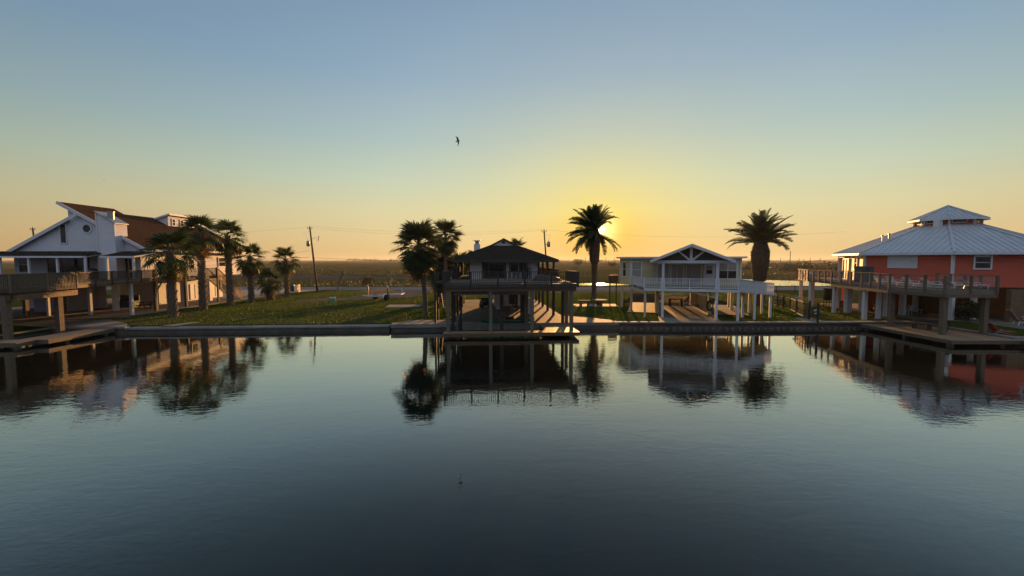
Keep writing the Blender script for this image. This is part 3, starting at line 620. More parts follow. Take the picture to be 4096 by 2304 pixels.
for (x, y) in ((-35.5, 33.5), (-35.2, 29.75), (-37.2, 29.0), (-41.2, 30.0), (-45.4, 30.0), (-45.4, 34.5)): post(H, 'dock_stilt', x, y, -1.2, 3.5, 0.36, 'deck_wood')
MB().bar((-38.05, 46.6, 3.6), (-38.05, 45.75, 2.5), 0.1, 0.14).build('brace', 'deck_wood', H)
# deck
K = [(-46, 29.5), (-34.5, 29.5), (-35.5, 35.0), (-38.0, 45.6), (-38.0, 55.2)]
dk = MB().prism([(-46, 29.55), (-34.55, 29.55), (-35.55, 35.0), (-38.05, 45.6), (-38.05, 56.2), (-41.35, 56.2), (-41.35, 47.95), (-58, 47.95), (-58, 35)], 3.72, 4.0).build('deck', 'deck_wood', H)
MB().bar((-34.6, 29.8, 3.4), (-35.5, 34.9, 3.4), 0.25, 0.42).bar((-46, 29.8, 3.4), (-34.8, 29.8, 3.4), 0.25, 0.42).bar((-46, 33.5, 3.4), (-35.6, 33.5, 3.4), 0.25, 0.36).build('beam', 'brown_beam', dk)
railing(dk, K[:2], 4.0, 1.05, 'deck_wood', 2.4, 0.14, 0.06, 0.12, bal_drop=0.25)
railing(dk, K[1:3], 4.0, 1.05, 'deck_wood', 2.8, 0.135, 0.065, 0.13, bal_drop=0.3, first_post=True)
railing(dk, K[2:4], 4.0, 1.02, 'dark_wood', 2.2, 0.14, 0.04, 0.1, first_post=False)
railing(dk, K[3:], 4.0, 1.05, 'dark_wood', 2.2, 0.15, 0.04, 0.11, first_post=False)
# stairs going down towards the road
st = MB()
NS = 17
for i in range(NS):
    y = 55.4 + 4.6 * i / NS; z = 4.0 - 3.35 * (i + 1) / NS
    st.box(-39.2, -37.95, y, y + 0.3, z - 0.04, z)
st = st.build('stairs', 'deck_wood', H)
for x in (-39.25, -37.9): MB().bar((x, 55.3, 3.75), (x, 60.0, 0.62), 0.05, 0.28).build('stringer', 'deck_wood', st)
railing(st, [(-37.9, 55.3), (-37.9, 60.0)], 4.0, 1.05, 'fresh_wood_sunlit', 2.4, 0.15, 0.04, 0.1, zs=[4.0, 0.75])  # sun-side rail, its warm light painted into the wood colour
railing(st, [(-39.25, 55.3), (-39.25, 60.0)], 4.0, 1.05, 'deck_wood', 2.4, 0.15, 0.04, 0.1, zs=[4.0, 0.75])
post(st, 'newel', -37.9, 55.25, 0.6, 5.1, 0.18, 'deck_wood')

# grill on that deck, picnic table and cooler below
t = thing('barbecue_grill', 'black hooded barbecue grill on the white house porch', 'grill', (-44.6, 45.4, 4.0))
MB().box(-0.65, 0.65, -0.3, 0.3, 0.1, 0.8).build('cabinet', 'black_metal', t)
hd = MB()
for i in range(6):
    a0 = math.pi * i / 6; a1 = math.pi * (i + 1) / 6
    hd.quad((-.6, .3 * math.cos(a0), .85 + .33 * math.sin(a0)), (.6, .3 * math.cos(a0), .85 + .33 * math.sin(a0)), (.6, .3 * math.cos(a1), .85 + .33 * math.sin(a1)), (-.6, .3 * math.cos(a1), .85 + .33 * math.sin(a1)))
for x in (-.6, .6):
    i0 = len(hd.v); hd.v += [(x, .3 * math.cos(math.pi * i / 6), .85 + .33 * math.sin(math.pi * i / 6)) for i in range(7)]; hd.f.append(tuple(range(i0, i0 + 7)))
hd.build('hood', 'black_metal', t); MB().box(-1.05, -.66, -.28, .28, .78, .83).build('side_shelf', 'galvanised', t); MB().box(-.45, .45, -.36, -.33, .98, 1.01).build('handle', 'galvanised', t)
for sx in (-.5, .5):
    for sy in (-.2, .2): MB().cbox(sx, sy, 0, .1, .08).build('foot', 'rubber', t)
def picnic_table(label, loc, rz, m='dark_wood', L=1.8, cat='table'):
    t = thing('picnic_table', label, cat, loc, rz)
    for i in range(5): MB().box(-L / 2, L / 2, -.37 + i * .15, -.235 + i * .15, .72, .76).build('top_board', m, t)
    for s in (-1, 1):
        for j in range(2): MB().box(-L / 2, L / 2, s * .72 - .13 + j * .135, s * .72 - .005 + j * .135, .42, .46).build('seat_board', m, t)
        MB().bar((s * L * .33, -.5, 0.02), (s * L * .33, -.2, .72), .05, .1).build('leg', m, t); MB().bar((s * L * .33, .5, 0.02), (s * L * .33, .2, .72), .05, .1).build('leg', m, t)
        MB().box(s * L * .33 - .03, s * L * .33 + .03, -.8, .8, .34, .42).build('cross_beam', m, t)
    return t
picnic_table('dark wooden picnic table under the white house deck', (-40.9, 48.0, 0.6), R(8))
t = thing('storage_bench', 'dark slatted bench box under the white house', 'bench', (-44.6, 49.6, 0.6))
MB().box(-1.1, 1.1, -.4, .4, 0.02, .62).build('box', 'teal_plastic', t); MB().box(-1.15, 1.15, -.45, .45, .63, .72).build('lid', 'black_metal', t); MB().box(-1.1, 1.1, .34, .44, .73, 1.35).build('backrest', 'black_metal', t)

# ------------------------------------------------------------ dark stilt house in the middle (local u, w)
C = thing('stilt_house', 'dark brown stilt house with hip roof over the water, wide railed deck', 'house', (0, 33, 0), ca)
DZ = 4.18
for u in (-4.9, -1.65, 1.55, 4.62): post(C, 'dock_stilt', u, -0.05, -1.5, 3.62, 0.26, 'pale_post')
for w in (3.7, 8.8, 12.8, 16.8, 20.3, 23.4): post(C, 'stilt', 4.62, w, 0.6, 3.9, 0.24, 'dark_wood')
post(C, 'stilt', 4.95, 3.7, 0.6, 3.62, 0.26, 'pale_post')
for w in (2.6, 4.6, 9, 13, 17, 21): post(C, 'stilt', -4.75, w, -0.6 if w < 3 else 0.6, 3.9, 0.22, 'dark_wood')
for (u, w, m, s) in ((1.45, 3.7, 'pale_post', .3), (1.5, 6.2, 'dark_wood', .22), (1.5, 8.9, 'dark_wood', .28), (-1.6, 8.9, 'dark_wood', .22), (-1.6, 16, 'dark_wood', .24), (1.5, 16, 'dark_wood', .24)): post(C, 'stilt', u, w, 0.6, 3.9, s, m)
MB().box(-5.1, 4.95, -0.22, 0.06, 3.62, 3.92).build('front_beam', 'brown_beam', C)
MB().box(-5.0, -4.75, 0.08, 24, 3.62, 3.9).build('side_beam', 'brown_beam', C); MB().box(4.55, 4.8, 0.08, 24, 3.62, 3.9).build('side_beam', 'brown_beam', C)
MB().box(-4.7, 4.5, 3.6, 3.85, 3.62, 3.9).build('cross_beam', 'brown_beam', C)
dk = MB().box(-5.25, 5.1, -0.35, 24.2, 3.93, 4.05).build('deck', 'dark_wood', C)
MB().box(-5.25, 5.1, -0.30, 8, 4.051, DZ).build('deck_boards', 'deck_wood', dk)
MB().box(-5.26, 5.11, -0.345, -0.301, 4.051, DZ + .02).build('rim_board', 'dark_wood', dk)
MB().box(-5.28, 5.13, -0.385, -0.35, 4.09, 4.12).build('trim_board', 'deck_wood_grey', dk)
MB().box(-5.28, 5.13, -0.383, -0.351, 3.96, 4.0).build('trim_board', 'deck_wood_grey', dk)
railing(dk, [(-5.2, 4.6), (-5.2, -0.3)], DZ, 0.97, 'dark_wood', 2.3, 0.10, 0.06, 0.12)
railing(dk, [(-5.2, -0.3), (5.05, -0.3)], DZ, 0.97, 'dark_wood', 2.05, 0.145, 0.045, 0.16, bal_drop=0.0, first_post=False)
railing(dk, [(5.05, -0.3), (5.05, 4.6)], DZ, 0.97, 'dark_wood', 2.3, 0.10, 0.06, 0.12, first_post=False, toprail_m='deck_wood_grey')  # paler top rail: sunlight along it is put into the colour
for u in (-5.2 + 2.05 * i for i in range(6)): MB().box(u - .08, u + .08, -.43, -.392, 3.94, DZ + .95).build('post_face', 'dark_wood', dk)
railing(dk, [(-5.2, 8), (-5.2, 23)], DZ, 0.97, 'dark_wood', 3.0, 0.2, 0.05, 0.12)
railing(dk, [(4.95, 8.2), (4.95, 23)], DZ, 0.97, 'dark_wood', 3.0, 0.2, 0.05, 0.12)
WY = 9.75
MB().box(-3.6, 3.2, WY, 23, DZ - .1, 6.1).build('wall', 'cream_wall', C)
for (u0, u1) in ((-2.22, -.12),):
    dd = window(C, ((u0 + u1) / 2, WY - .003, DZ + 1.06), u1 - u0, 2.1, (1, 0), 0.07, fm='dark_door', gm='glass', frame=.16, mull_v=1, mull_h=1, name='double_door')
window(C, (1.25, WY - .003, 5.3), 1.72, 0.98, (1, 0), 0.07, fm='white_trim', mull_v=1, mull_h=0, frame=.07)
for u in (-3.65, -2.3, -.05, .38, 2.15, 3.22): post(C, 'batten', u, WY - .06, DZ, 6.05, 0.11, 'dark_wood')
for u in (-4.85, 4.6):
    for w in (8.75, 12.8, 16.8, 20.4): post(C, 'porch_post', u, w, DZ, 6.0, 0.16 if u < 0 else 0.2, 'dark_wood')
for u in (-1.7, 1.6): post(C, 'porch_post', u, 8.75, DZ, 6.0, 0.14, 'dark_wood')
RE = 6.1; gw, gz, gap = 12.6, 7.58, 8.32; cu = -0.12; hw = 1.35
E0, E1, w0, w1 = -5.25, 5.0, 8.35, 24.5
rf = MB().slab([(E0, w0, RE), (E1, w0, RE), (cu + hw, gw, gz), (cu - hw, gw, gz)], 0.14)
rf.slab([(E1, w0, RE), (E1, w1, RE), (cu, w1, gap), (cu, gw - .35, gap), (cu + hw + .02, gw - .35, gz + .02)], 0.14)
rf.slab([(E0, w1, RE), (E0, w0, RE), (cu - hw - .02, gw - .35, gz + .02), (cu, gw - .35, gap), (cu, w1, gap)], 0.14)
ro = rf.build('roof', 'shingle_dark', C)
MB().prism_y([(cu - hw + .1, gz - .1), (cu + hw - .1, gz - .1), (cu, gap - .12)], gw - .1, gw).build('gable_panel', 'cream_wall', ro)
MB().box(cu - .16, cu + .16, gw - .16, gw - .1, gz + .18, gz + .42).build('vent', 'dark_wood', ro)
MB().box(E0, E1, w0 - .05, w0, RE - .3, RE - .02).box(E0 - .05, E0, w0, w1, RE - .3, RE - .02).box(E1, E1 + .05, w0, w1, RE - .3, RE - .02).build('fascia', 'dark_wood', ro)
MB().box(-3.35, -2.65, 16.6, 17.3, 6.3, 7.85).build('chimney', 'cream_wall', ro)
MB().tube([(-3.0, 16.95, 7.86), (-3.0, 16.95, 8.2)], .22, 10).box(-3.4, -2.6, 16.55, 17.35, 8.21, 8.27).build('chimney_cap', 'galvanised', ro)
# water level platform: walkway strip in front of the slip and the sunlit platform on the right
pl = MB().box(-5.2, 5.15, -0.55, 0.42, 0.22, 0.44).build('dock_frame', 'brown_beam', C)
for i in range(5):
    MB().box(-5.25, 5.18, -0.57 + i * .2, -0.385 + i * .2, 0.441, 0.49).build('plank', 'dock_wood', pl)
pr = MB().box(2.62, 5.15, 0.44, 3.6, 0.22, 0.44).build('dock_frame', 'brown_beam', C)
for i in range(13): MB().box(2.62 + i * .195, 2.80 + i * .195, 0.46, 3.62, 0.441, 0.49).build('plank', 'dock_wood', pr)
MB().box(-4.6, 2.6, 3.2, 3.45, 0.1, 0.52).build('slip_edge', 'concrete', C)
MB().box(-4.6, 1.4, 0.95, 1.13, 3.28, 3.46).build('lift_beam', 'lift_beam', C); MB().box(-4.6, 1.4, 2.5, 2.66, 3.3, 3.46).build('lift_beam', 'lift_beam', C)
MB().tube([(-3.9, 1.05, 3.3), (-3.95, 1.0, 2.1), (-4.05, .95, 1.0), (-4.0, .95, 0.15)], [.05, .07, .17, .1], 8).build('fender_bumper', 'rubber', C)
MB().cbox(-.75, 1.2, 0.05, 3.3, .28, .28).build('lift_post', 'dark_wood', C)
# stair at the left side of this house
sx = MB()
for i in range(14): sx.box(-6.3, -5.35, 7.4 + i * .28, 7.7 + i * .28, 0.6 + 3.4 * (1 - (i + 1) / 15) - .04, 0.6 + 3.4 * (1 - (i + 1) / 15))
sx = sx.build('side_stairs', 'dark_wood', C)
for u in (-6.32, -5.32): MB().bar((u, 7.3, 4.0), (u, 11.6, .62), .05, .26).build('stringer', 'dark_wood', sx)
for w in (4.2, 6.2): post(sx, 'newel', -6.35, w, 0.6, 4.95, .16, 'dark_wood')
MB().box(-6.4, -5.3, 4.1, 7.3, 3.93, 4.12).build('landing', 'dark_wood', sx)
MB().box(-6.42, -6.36, 4.3, 5.0, 4.2, 5.0).build('towel', 'blue_plastic', sx)

# things on and under the dark house
def chair(name, label, loc, rz, m, group=None, base=(0, 0, 0)):
    t = thing(name, label, 'chair', loc, rz, group)
    MB().box(-.24, .24, -.24, .24, .42, .46).build('seat', m, t)
    for i in range(4): MB().bar((-.18 + i * .12, .22, .46), (-.18 + i * .12, .30, 1.0), .05, .02, (0, 1, 0)).build('slat', m, t)
    MB().bar((-.24, .31, 1.0), (.24, .31, 1.0), .04, .07).build('top_rail', m, t)
    for x in (-.21, .21):
        for y in (-.21, .21): MB().cbox(x, y, 0, .42, .045).build('leg', m, t)
        MB().bar((x * 1.1, -.24, .64), (x * 1.1, .26, .64), .05, .03).build('armrest', m, t); MB().cbox(x * 1.1, -.2, .46, .63, .035).build('arm_post', m, t)
    return t
def C3(u, w, z): x, y = CL(u, w); return (x, y, z)
chair('deck_chair', 'dark slatted chair under the window of the dark house deck', C3(.95, 9.0, DZ), ca + R(12), 'dark_wood', 'chairs on the dark house deck')
chair('deck_chair', 'dark slatted chair at the right end of the dark house deck wall', C3(2.15, 9.1, DZ), ca - R(20), 'dark_wood', 'chairs on the dark house deck')
t = thing('patio_table', 'small dark table between the chairs on the dark house deck', 'table', C3(1.55, 8.9, DZ), ca)
MB().tube([(0, 0, .66), (0, 0, .70)], .36, 14).build('top', 'dark_wood', t); MB().tube([(0, 0, .03), (0, 0, .66)], .04, 8).build('stem', 'dark_wood', t); MB().tube([(0, 0, 0), (0, 0, .03)], .24, 12).build('foot', 'dark_wood', t)
t = thing('covered_boat', 'dark tarpaulin covered heap on the right side of the dark house deck', 'cover', C3(3.5, 5.4, DZ), ca)
cv = MB(); nu, nv = 14, 8
for i in range(nu + 1):
    for j in range(nv + 1):
        x = -1.2 + 2.4 * i / nu; y = -.8 + 1.6 * j / nv; e = max(0, 1 - (abs(x) / 1.2) ** 4) * max(0, 1 - (abs(y) / .8) ** 4)
        cv.v.append((x, y, .02 + (.55 - .22 * (x + 1.2) / 2.4) * e ** .5 + .05 * math.sin(7 * x + 3 * y) * e))
for i in range(nu):
    for j in range(nv): a = i * (nv + 1) + j; cv.f.append((a, a + nv + 1, a + nv + 2, a + 1))
cv.build('tarpaulin', 'dark_door', t, True); MB().tube([(-1.25, -.8, .06), (1.25, -.8, .06)], .015, 6).build('rope', 'pale_post', t)
t = thing('utility_cart', 'dark open utility cart parked under the dark house', 'cart', C3(-2.0, 15.6, 0.6), ca + R(10))
MB().box(-.55, .55, -1.1, 1.1, .35, .75).box(-.55, .55, -1.1, -.5, .75, 1.0).build('body', 'black_metal', t); MB().box(-.5, .5, .1, .55, .76, 1.15).build('seat', 'black_metal', t)
MB().box(-.58, .58, -.9, 1.0, 1.82, 1.88).build('canopy', 'black_metal', t)
for x in (-.52, .52):
    for y in (-.75, .9): MB().bar((x, y, .75), (x, y * .95, 1.82), .04, .04).build('canopy_post', 'black_metal', t)
    for y in (-.75, .75): MB().tube([(x - .09, y, .26), (x + .09, y, .26)], .26, 14).build('wheel', 'rubber', t)
for x in (-.38, .38): MB().tube([(x, -1.13, .85), (x, -1.1, .85)], .08, 10).build('headlight', 'plastic_white', t)
t = thing('folding_table', 'white topped folding table under the dark house', 'table', C3(-.1, 11.5, 0.6), ca)
MB().box(-.9, .9, -.38, .38, .72, .76).build('top', 'plastic_white', t); MB().box(-.9, -.2, -.4, -.385, .35, .72).build('cloth', 'cream_wall', t)
for x in (-.8, .8):
    for y in (-.3, .3): MB().cbox(x, y, 0, .72, .04).build('leg', 'galvanised', t)
chair('garden_chair', 'dark chair beside the white table under the dark house', C3(1.0, 10.7, 0.6), ca + R(150), 'dark_wood')
chair('garden_chair', 'red cushioned chair behind the white table under the dark house', C3(-.2, 12.6, 0.6), ca, 'fabric_red')
t = thing('storage_shed', 'pale storage room standing under the back of the dark house', 'shed', C3(.9, 19.5, 0.6), ca)
MB().box(-1.9, 1.9, -1.6, 1.6, 0, 2.9).build('wall', 'cream_wall', t); window(t, (.2, -1.603, 1.2), .95, 2.2, (1, 0), .06, gm='dark_door', mull_h=0, name='door')
t = thing('refrigerator', 'white refrigerator standing under the dark house beside a stilt', 'fridge', C3(2.2, 9.8, 0.6), ca)
MB().box(-.35, .35, -.33, .33, .05, 1.05).build('lower_door', 'plastic_white', t); MB().box(-.35, .35, -.33, .33, 1.07, 1.65).build('upper_door', 'plastic_white', t); MB().box(-.31, -.27, -.37, -.33, .6, 1.5).build('handle', 'galvanised', t); MB().box(-.3, .3, -.3, .3, 0, .05).build('plinth', 'black_metal', t)
k = MB(); nk = 18
for i in range(nk + 1):
    s_ = i / nk; x = -2.3 + 4.6 * s_; wd = .36 * math.sin(math.pi * min(max(s_, .02), .98)) ** .6; hh = .30 + .10 * abs(2 * s_ - 1) ** 3
    k.v += [(x, -wd, hh * .75), (x, -wd * .6, .03), (x, wd * .6, .03), (x, wd, hh * .75), (x, wd * .4, hh), (x, -wd * .4, hh)]
for i in range(nk):
    for j in range(6): a = i * 6; k.f.append((a + j, a + 6 + j, a + 6 + (j + 1) % 6, a + (j + 1) % 6))
k.f += [tuple(range(6)), tuple(reversed(range(nk * 6, nk * 6 + 6)))]
t = thing('kayak', 'green kayak lying along the slip edge under the dark house', 'kayak', C3(-.1, 4.1, 0.6), ca)
k.build('hull', 'green_plastic', t, True); MB().tube([(-.25, 0, .33), (.5, 0, .33)], .2, 10).build('cockpit', 'black_metal', t)
t = thing('bucket', 'white bucket by the left stilts under the dark house', 'bucket', C3(-4.3, 6.4, 0.6))
MB().tube([(0, 0, .0), (0, 0, .5)], [.16, .2], 14).build('pail', 'plastic_white', t); MB().tube([(-.2, 0, .48), (0, 0, .7), (.2, 0, .48)], .012, 6).build('handle', 'galvanised', t)
# ------------------------------------------------------------ yellow house with white porch (local u, v)
Yh = thing('stilt_house', 'pale yellow stilt house with white gabled porch and white railings', 'house', (yo[0], yo[1], 0.6), ya)
FZ = 2.78          # deck floor above the slab (local z, base at 0.6)
ZB = -0.6
def zl(z): return z - 0.6
MB().prism([(-3.2, 5.6), (7.5, 5.6), (7.9, 14), (-3.9, 14), (-4.5, 8.5)], zl(3.3), zl(6.2)).build('wall', 'yellow_siding', Yh)
for (u, v) in ((-3.2, 5.6), (7.5, 5.6), (-4.5, 8.5)): post(Yh, 'corner_board', u, v, zl(3.31), zl(6.19), .13, 'white_trim')
MB().prism([(-3.6, 5.1), (7.95, 5.1), (8.4, 14.4), (-4.4, 14.4), (-5.0, 8.4)], zl(6.201), zl(6.38)).build('flat_roof', 'white_trim', Yh)
pu, pz = 2.37, zl(7.48); ez = zl(5.98)
g0, g1, v0, v1 = -1.2, 5.95, -0.7, 9.0
sl = (pz - ez) / (pu - g0)
ro = MB().slab([(g0, v0, ez), (pu, v0, pz), (pu, v1, pz), (g0, v1, ez)], .1).slab([(pu, v0, pz), (g1, v0, ez), (g1, v1, ez), (pu, v1, pz)], .1).build('porch_roof', 'galvanised', Yh)
MB().bar((g0, v0 - .03, ez - .1), (pu + .02, v0 - .03, pz - .1), .06, .24, (0, 0, 1)).bar((pu - .02, v0 - .035, pz - .1), (g1, v0 - .035, ez - .1), .06, .24, (0, 0, 1)).build('rake_board', 'white_trim', ro)
MB().box(g0 + .25, g1 - .25, -.14, .14, zl(5.72), zl(5.98)).build('tie_beam', 'white_trim', ro)
MB().box(pu - .11, pu + .11, -.12, .1, zl(5.985), pz - .2).build('king_post', 'white_trim', ro)
for s in (-1, 1): MB().bar((pu + s * .12, -.02, zl(6.02)), (pu + s * 1.15, -.02, pz - sl * 1.15 - .12), .16, .16).build('strut', 'white_trim', ro)
MB().prism_y([(g0 + .5, zl(5.985)), (g1 - .5, zl(5.985)), (pu, pz - .25)], .2, .26).build('gable_panel', 'gable_shade_grey', ro)  # added dark sheet standing for the shaded space behind the truss
MB().box(g0 + .3, g1 - .3, .3, 5.55, zl(5.9), zl(5.96)).build('porch_ceiling', 'white_trim', ro)
for u in (-0.02, 4.6):
    post(Yh, 'porch_post', u, 0, 0.0, zl(5.715), .22, 'white_paint')
# floor and deck
dk = MB().prism([(-1.75, -.12), (6.35, -.12), (7.45, 1.2), (7.45, 5.55), (-3.1, 5.55)], FZ - .22, FZ).build('deck', 'deck_wood_grey', Yh)
rs = lambda u: FZ - .5 * (u - 6.35) / 3.6
rampo = MB().slab([(6.36, -.12, FZ - .01), (9.95, 3.6, rs(9.95)), (9.95, 7.1, rs(9.95)), (7.47, 7.1, rs(7.47)), (7.47, 1.18, rs(7.47))], .22).build('ramp', 'white_paint', Yh)
RH = 0.95
railing(dk, [(-2.95, 5.0), (-1.7, -.1)], FZ, RH, 'white_paint', 2.6, .13, .05, .1, mid=True)
railing(dk, [(-1.7, -.1), (-.15, -.1)], FZ, RH, 'white_paint', 2.2, .135, .05, .1, mid=True, first_post=False)
railing(dk, [(.12, -.1), (4.46, -.1)], FZ, RH, 'white_paint', 2.2, .135, .05, .12, mid=True)
railing(dk, [(4.75, -.1), (6.35, -.15)], FZ, RH, 'white_paint', 2.2, .135, .05, .1, mid=True)
railing(rampo, [(6.4, -.12), (9.95, 3.6)], FZ, RH, 'white_paint', 2.5, .1, .06, .1, mid=True, zs=[FZ, rs(9.95)], first_post=False, bal_drop=.2)
railing(rampo, [(9.95, 3.6), (9.95, 7.0)], FZ, RH, 'white_paint', 2.2, .1, .06, .1, mid=True, zs=[rs(9.95)] * 2, first_post=False, bal_drop=.2)
MB().box(-1.75, 6.3, -.17, -.125, FZ - .26, FZ - .02).build('fascia', 'white_paint', dk)
MB().bar((-1.7, .1, FZ - .36), (-3.1, 5.4, FZ - .36), .16, .26).build('beam', 'yellow_trim', dk); MB().box(-1.6, 7.4, 2.6, 2.8, FZ - .46, FZ - .225).build('beam', 'yellow_trim', dk)
for (u, v, w) in ((-1.6, .15, .22), (-3.1, 5.75, .24), (-4.3, 8.6, .3)): post(Yh, 'stilt', u, v, -.05, FZ - .24, w, 'yellow_trim')
for v in (3.4, 6.4, 9.2, 12, 13.8): post(Yh, 'stilt', -.45, v, 0, zl(3.29), .3, 'yellow_trim')
for v in (3.6, 7.2, 11.2, 13.8): post(Yh, 'stilt', 4.45, v, 0, zl(3.29), .28, 'yellow_trim')
for (u, v) in ((6.35, -.05), (8.0, 1.6), (9.75, 3.6), (7.3, 3.0), (9.75, 6.9), (8.6, 6.9), (7.4, 5.9)): post(Yh, 'ramp_stilt', u, v, -.05, (FZ if u < 6.4 else rs(u)) - .23, .2, 'white_paint')
for (u, v) in ((7.3, 9.0), (7.6, 12.5)): post(Yh, 'stilt', u, v, 0, zl(3.29), .3, 'yellow_trim')
MB().bar((.1, .02, zl(2.75)), (2.4, .02, FZ - .3), .1, .12).build('brace', 'yellow_trim', Yh); MB().bar((2.5, .02, FZ - .3), (4.5, .02, zl(2.6)), .1, .12).build('brace', 'yellow_trim', Yh)
VF = 5.595
window(Yh, (-2.6, VF, zl(5.0)), 1.1, 1.75, (1, 0), .06, gm='blind', frame=.1)
ax = Vector((-4.5 + 3.2, 8.5 - 5.6, 0)).normalized(); cpt = Vector((-3.2, 5.6, 0)).lerp(Vector((-4.5, 8.5, 0)), .56)
window(Yh, (cpt.x - .003, cpt.y - .003, zl(5.0)), 1.15, 1.75, (-ax.x, -ax.y), .06, gm='glass', frame=.1)
window(Yh, (.1, VF, zl(4.65)), 1.25, 2.1, (1, 0), .06, gm='blind', mull_v=1, mull_h=0, frame=.08)
window(Yh, (1.5, VF, zl(4.5)), 1.3, 2.2, (1, 0), .07, gm='blind', mull_v=1, mull_h=0, frame=.08, name='sliding_door')
window(Yh, (3.1, VF, zl(4.5)), 1.5, 2.2, (1, 0), .07, gm='blind', mull_v=0, mull_h=0, frame=.08, name='sliding_door')
dr = MB().box(4.05, 5.1, VF - .05, VF - .002, zl(3.4), zl(5.65)).build('door', 'white_trim', Yh)
MB().box(4.3, 4.85, VF - .062, VF - .051, zl(5.02), zl(5.45)).build('pane', 'blind', dr); MB().box(4.3, 4.85, VF - .062, VF - .051, zl(4.6), zl(5.0)).build('pane', 'glass', dr); MB().tube([(4.14, VF - .1, zl(4.5)), (4.14, VF - .051, zl(4.5))], .035, 8).build('handle', 'galvanised', dr)
window(Yh, (6.3, VF, zl(4.95)), 1.75, 1.75, (1, 0), .06, gm=('glass', 'blind'), mull_v=1, mull_h=1, frame=.1)
# lattice screen at the back of the carport
la = MB().box(-.3, 3.4, 13.95, 14.05, .0, .18).box(-.3, 3.4, 13.95, 14.05, 1.1, 1.2).build('lattice_frame', 'yellow_trim', Yh)
for i in range(34):
    x = -.9 + i * .13
    for s in (-1, 1):
        a = (x, 13.98 + .02 * s, .18); b = (x + s * .92, 13.98 + .02 * s, 1.1)
        lo, hi = min(a[0], b[0]), max(a[0], b[0])
        if lo < -.3 or hi > 3.4: continue
        MB().bar(a, b, .045, .012, (0, 1, 0)).build('lath', 'yellow_trim', la)
MB().box(3.5, 5.3, 13.9, 14.3, 0, zl(3.28)).build('back_wall', 'yellow_trim', Yh)
def Y3(u, v, z): x, y = YL(u, v); return (x, y, z)
t = thing('work_bench', 'dark wooden bench table in front of the lattice under the yellow house', 'table', Y3(1.7, 11.5, .6), ya)
MB().box(-.75, .75, -.35, .35, .78, .9).build('top', 'dark_wood', t)
for x in (-.65, .65): MB().box(x - .13, x + .13, -.3, .3, 0, .78).build('leg', 'dark_wood', t)
t = thing('hose_reel', 'coiled garden hose hanging on a stilt under the yellow house', 'hose', Y3(4.45, 3.38, .6), ya)
co = MB()
for j in range(4):
    r0 = .42 - .04 * j; pts = [(r0 * .72 * math.cos(2 * math.pi * i / 24) + .01 * j, -.06 - .03 * j, .95 + r0 * 1.25 * math.sin(2 * math.pi * i / 24)) for i in range(25)]
    co.tube(pts, .03, 6, False)
co.tube([(.2, -.08, .6), (.3, -.12, .2), (.1, -.25, .04), (-.4, -.4, .04)], .03, 6).build('hose', 'hose_green', t, True); MB().box(-.1, .1, -.04, .0, 1.3, 1.5).build('hook', 'galvanised', t)

# ------------------------------------------------------------ red octagon house (world coordinates)
OX, OY = 45.7, 45.5
Rr = 8.85; RB = 3.62
def oc(k, r, z, base=183.5): a = R(base + 45 * k); return (OX + r * math.cos(a), OY + r * math.sin(a), z)   # k = 0 is corner B, 1 = C, 2 = D, -1 = A
Rd = thing('octagon_house', 'red octagonal stilt house with pale metal roof and small roof tower', 'house', (OX, OY, 0.58), worldcoords=True)
EZ = 6.72
for k in range(-3, 5):
    a = oc(k, Rr, 0); b = oc(k + 1, Rr, 0); ai = oc(k, Rr - .25, 0); bi = oc(k + 1, Rr - .25, 0)
    MB().prism([a[:2], b[:2], bi[:2], ai[:2]], RB, EZ - .12).build('wall', 'red_siding_sunlit' if k == -1 else 'red_siding', Rd)  # wall from corner A to B has sunlight painted into its siding
MB().prism([oc(k, Rr - .3, 0)[:2] for k in range(8)], 3.45, 3.6).build('floor', 'deck_wood', Rd)
for k in range(-1, 3): x, y, _ = oc(k, Rr + .03, 0); post(Rd, 'corner_board', x, y, RB, EZ - .13, .22, 'white_trim', R(183.5 + 45 * k))
# roof: eight panels, each with standing seams
re, rt, zt = 9.55, 2.55, 9.6
ro = {}
for k in range(-3, 5):
    P = [Vector(oc(k, re, EZ)), Vector(oc(k + 1, re, EZ)), Vector(oc(k + 1, rt, zt)), Vector(oc(k, rt, zt))]
    pn = MB().slab([tuple(p) for p in P], .06).build('roof_panel', 'metal_roof', Rd)
    if k in (-2, -1, 0, 1, 2):
        up = ((P[3] + P[2]) / 2 - (P[0] + P[1]) / 2); n_ = 15
        nn = (P[1] - P[0]).cross(P[3] - P[0]).normalized(); nn = nn if nn.z > 0 else -nn
        for i in range(1, n_):
            q0 = P[0].lerp(P[1], i / n_); s_ = i / n_; Lb = (P[1] - P[0]).length; Lt = (P[2] - P[3]).length
            off = abs(s_ - .5) * Lb; f_ = 1.0 if off <= Lt / 2 else (Lb / 2 - off) / (Lb / 2 - Lt / 2)
            if f_ < .05: continue
            MB().bar(q0 + nn * .02, q0 + up * f_ + nn * .02, .035, .06, tuple(nn)).build('seam', 'metal_roof', pn)
    MB().bar(P[0] + Vector((0, 0, .05)), P[3] + Vector((0, 0, .05)), .22, .07).build('hip_cap', 'metal_roof', pn)
    MB().bar(P[0] - Vector((0, 0, .13)), P[1] - Vector((0, 0, .13)), .12, .17).build('gutter', 'white_trim', pn)
for k in range(-3, 5):
    a, b, c, d = oc(k, re - .05, EZ - .2), oc(k + 1, re - .05, EZ - .2), oc(k + 1, Rr, EZ - .2), oc(k, Rr, EZ - .2)
    MB().slab([a, b, c, d], .03).build('soffit', 'white_trim', Rd)
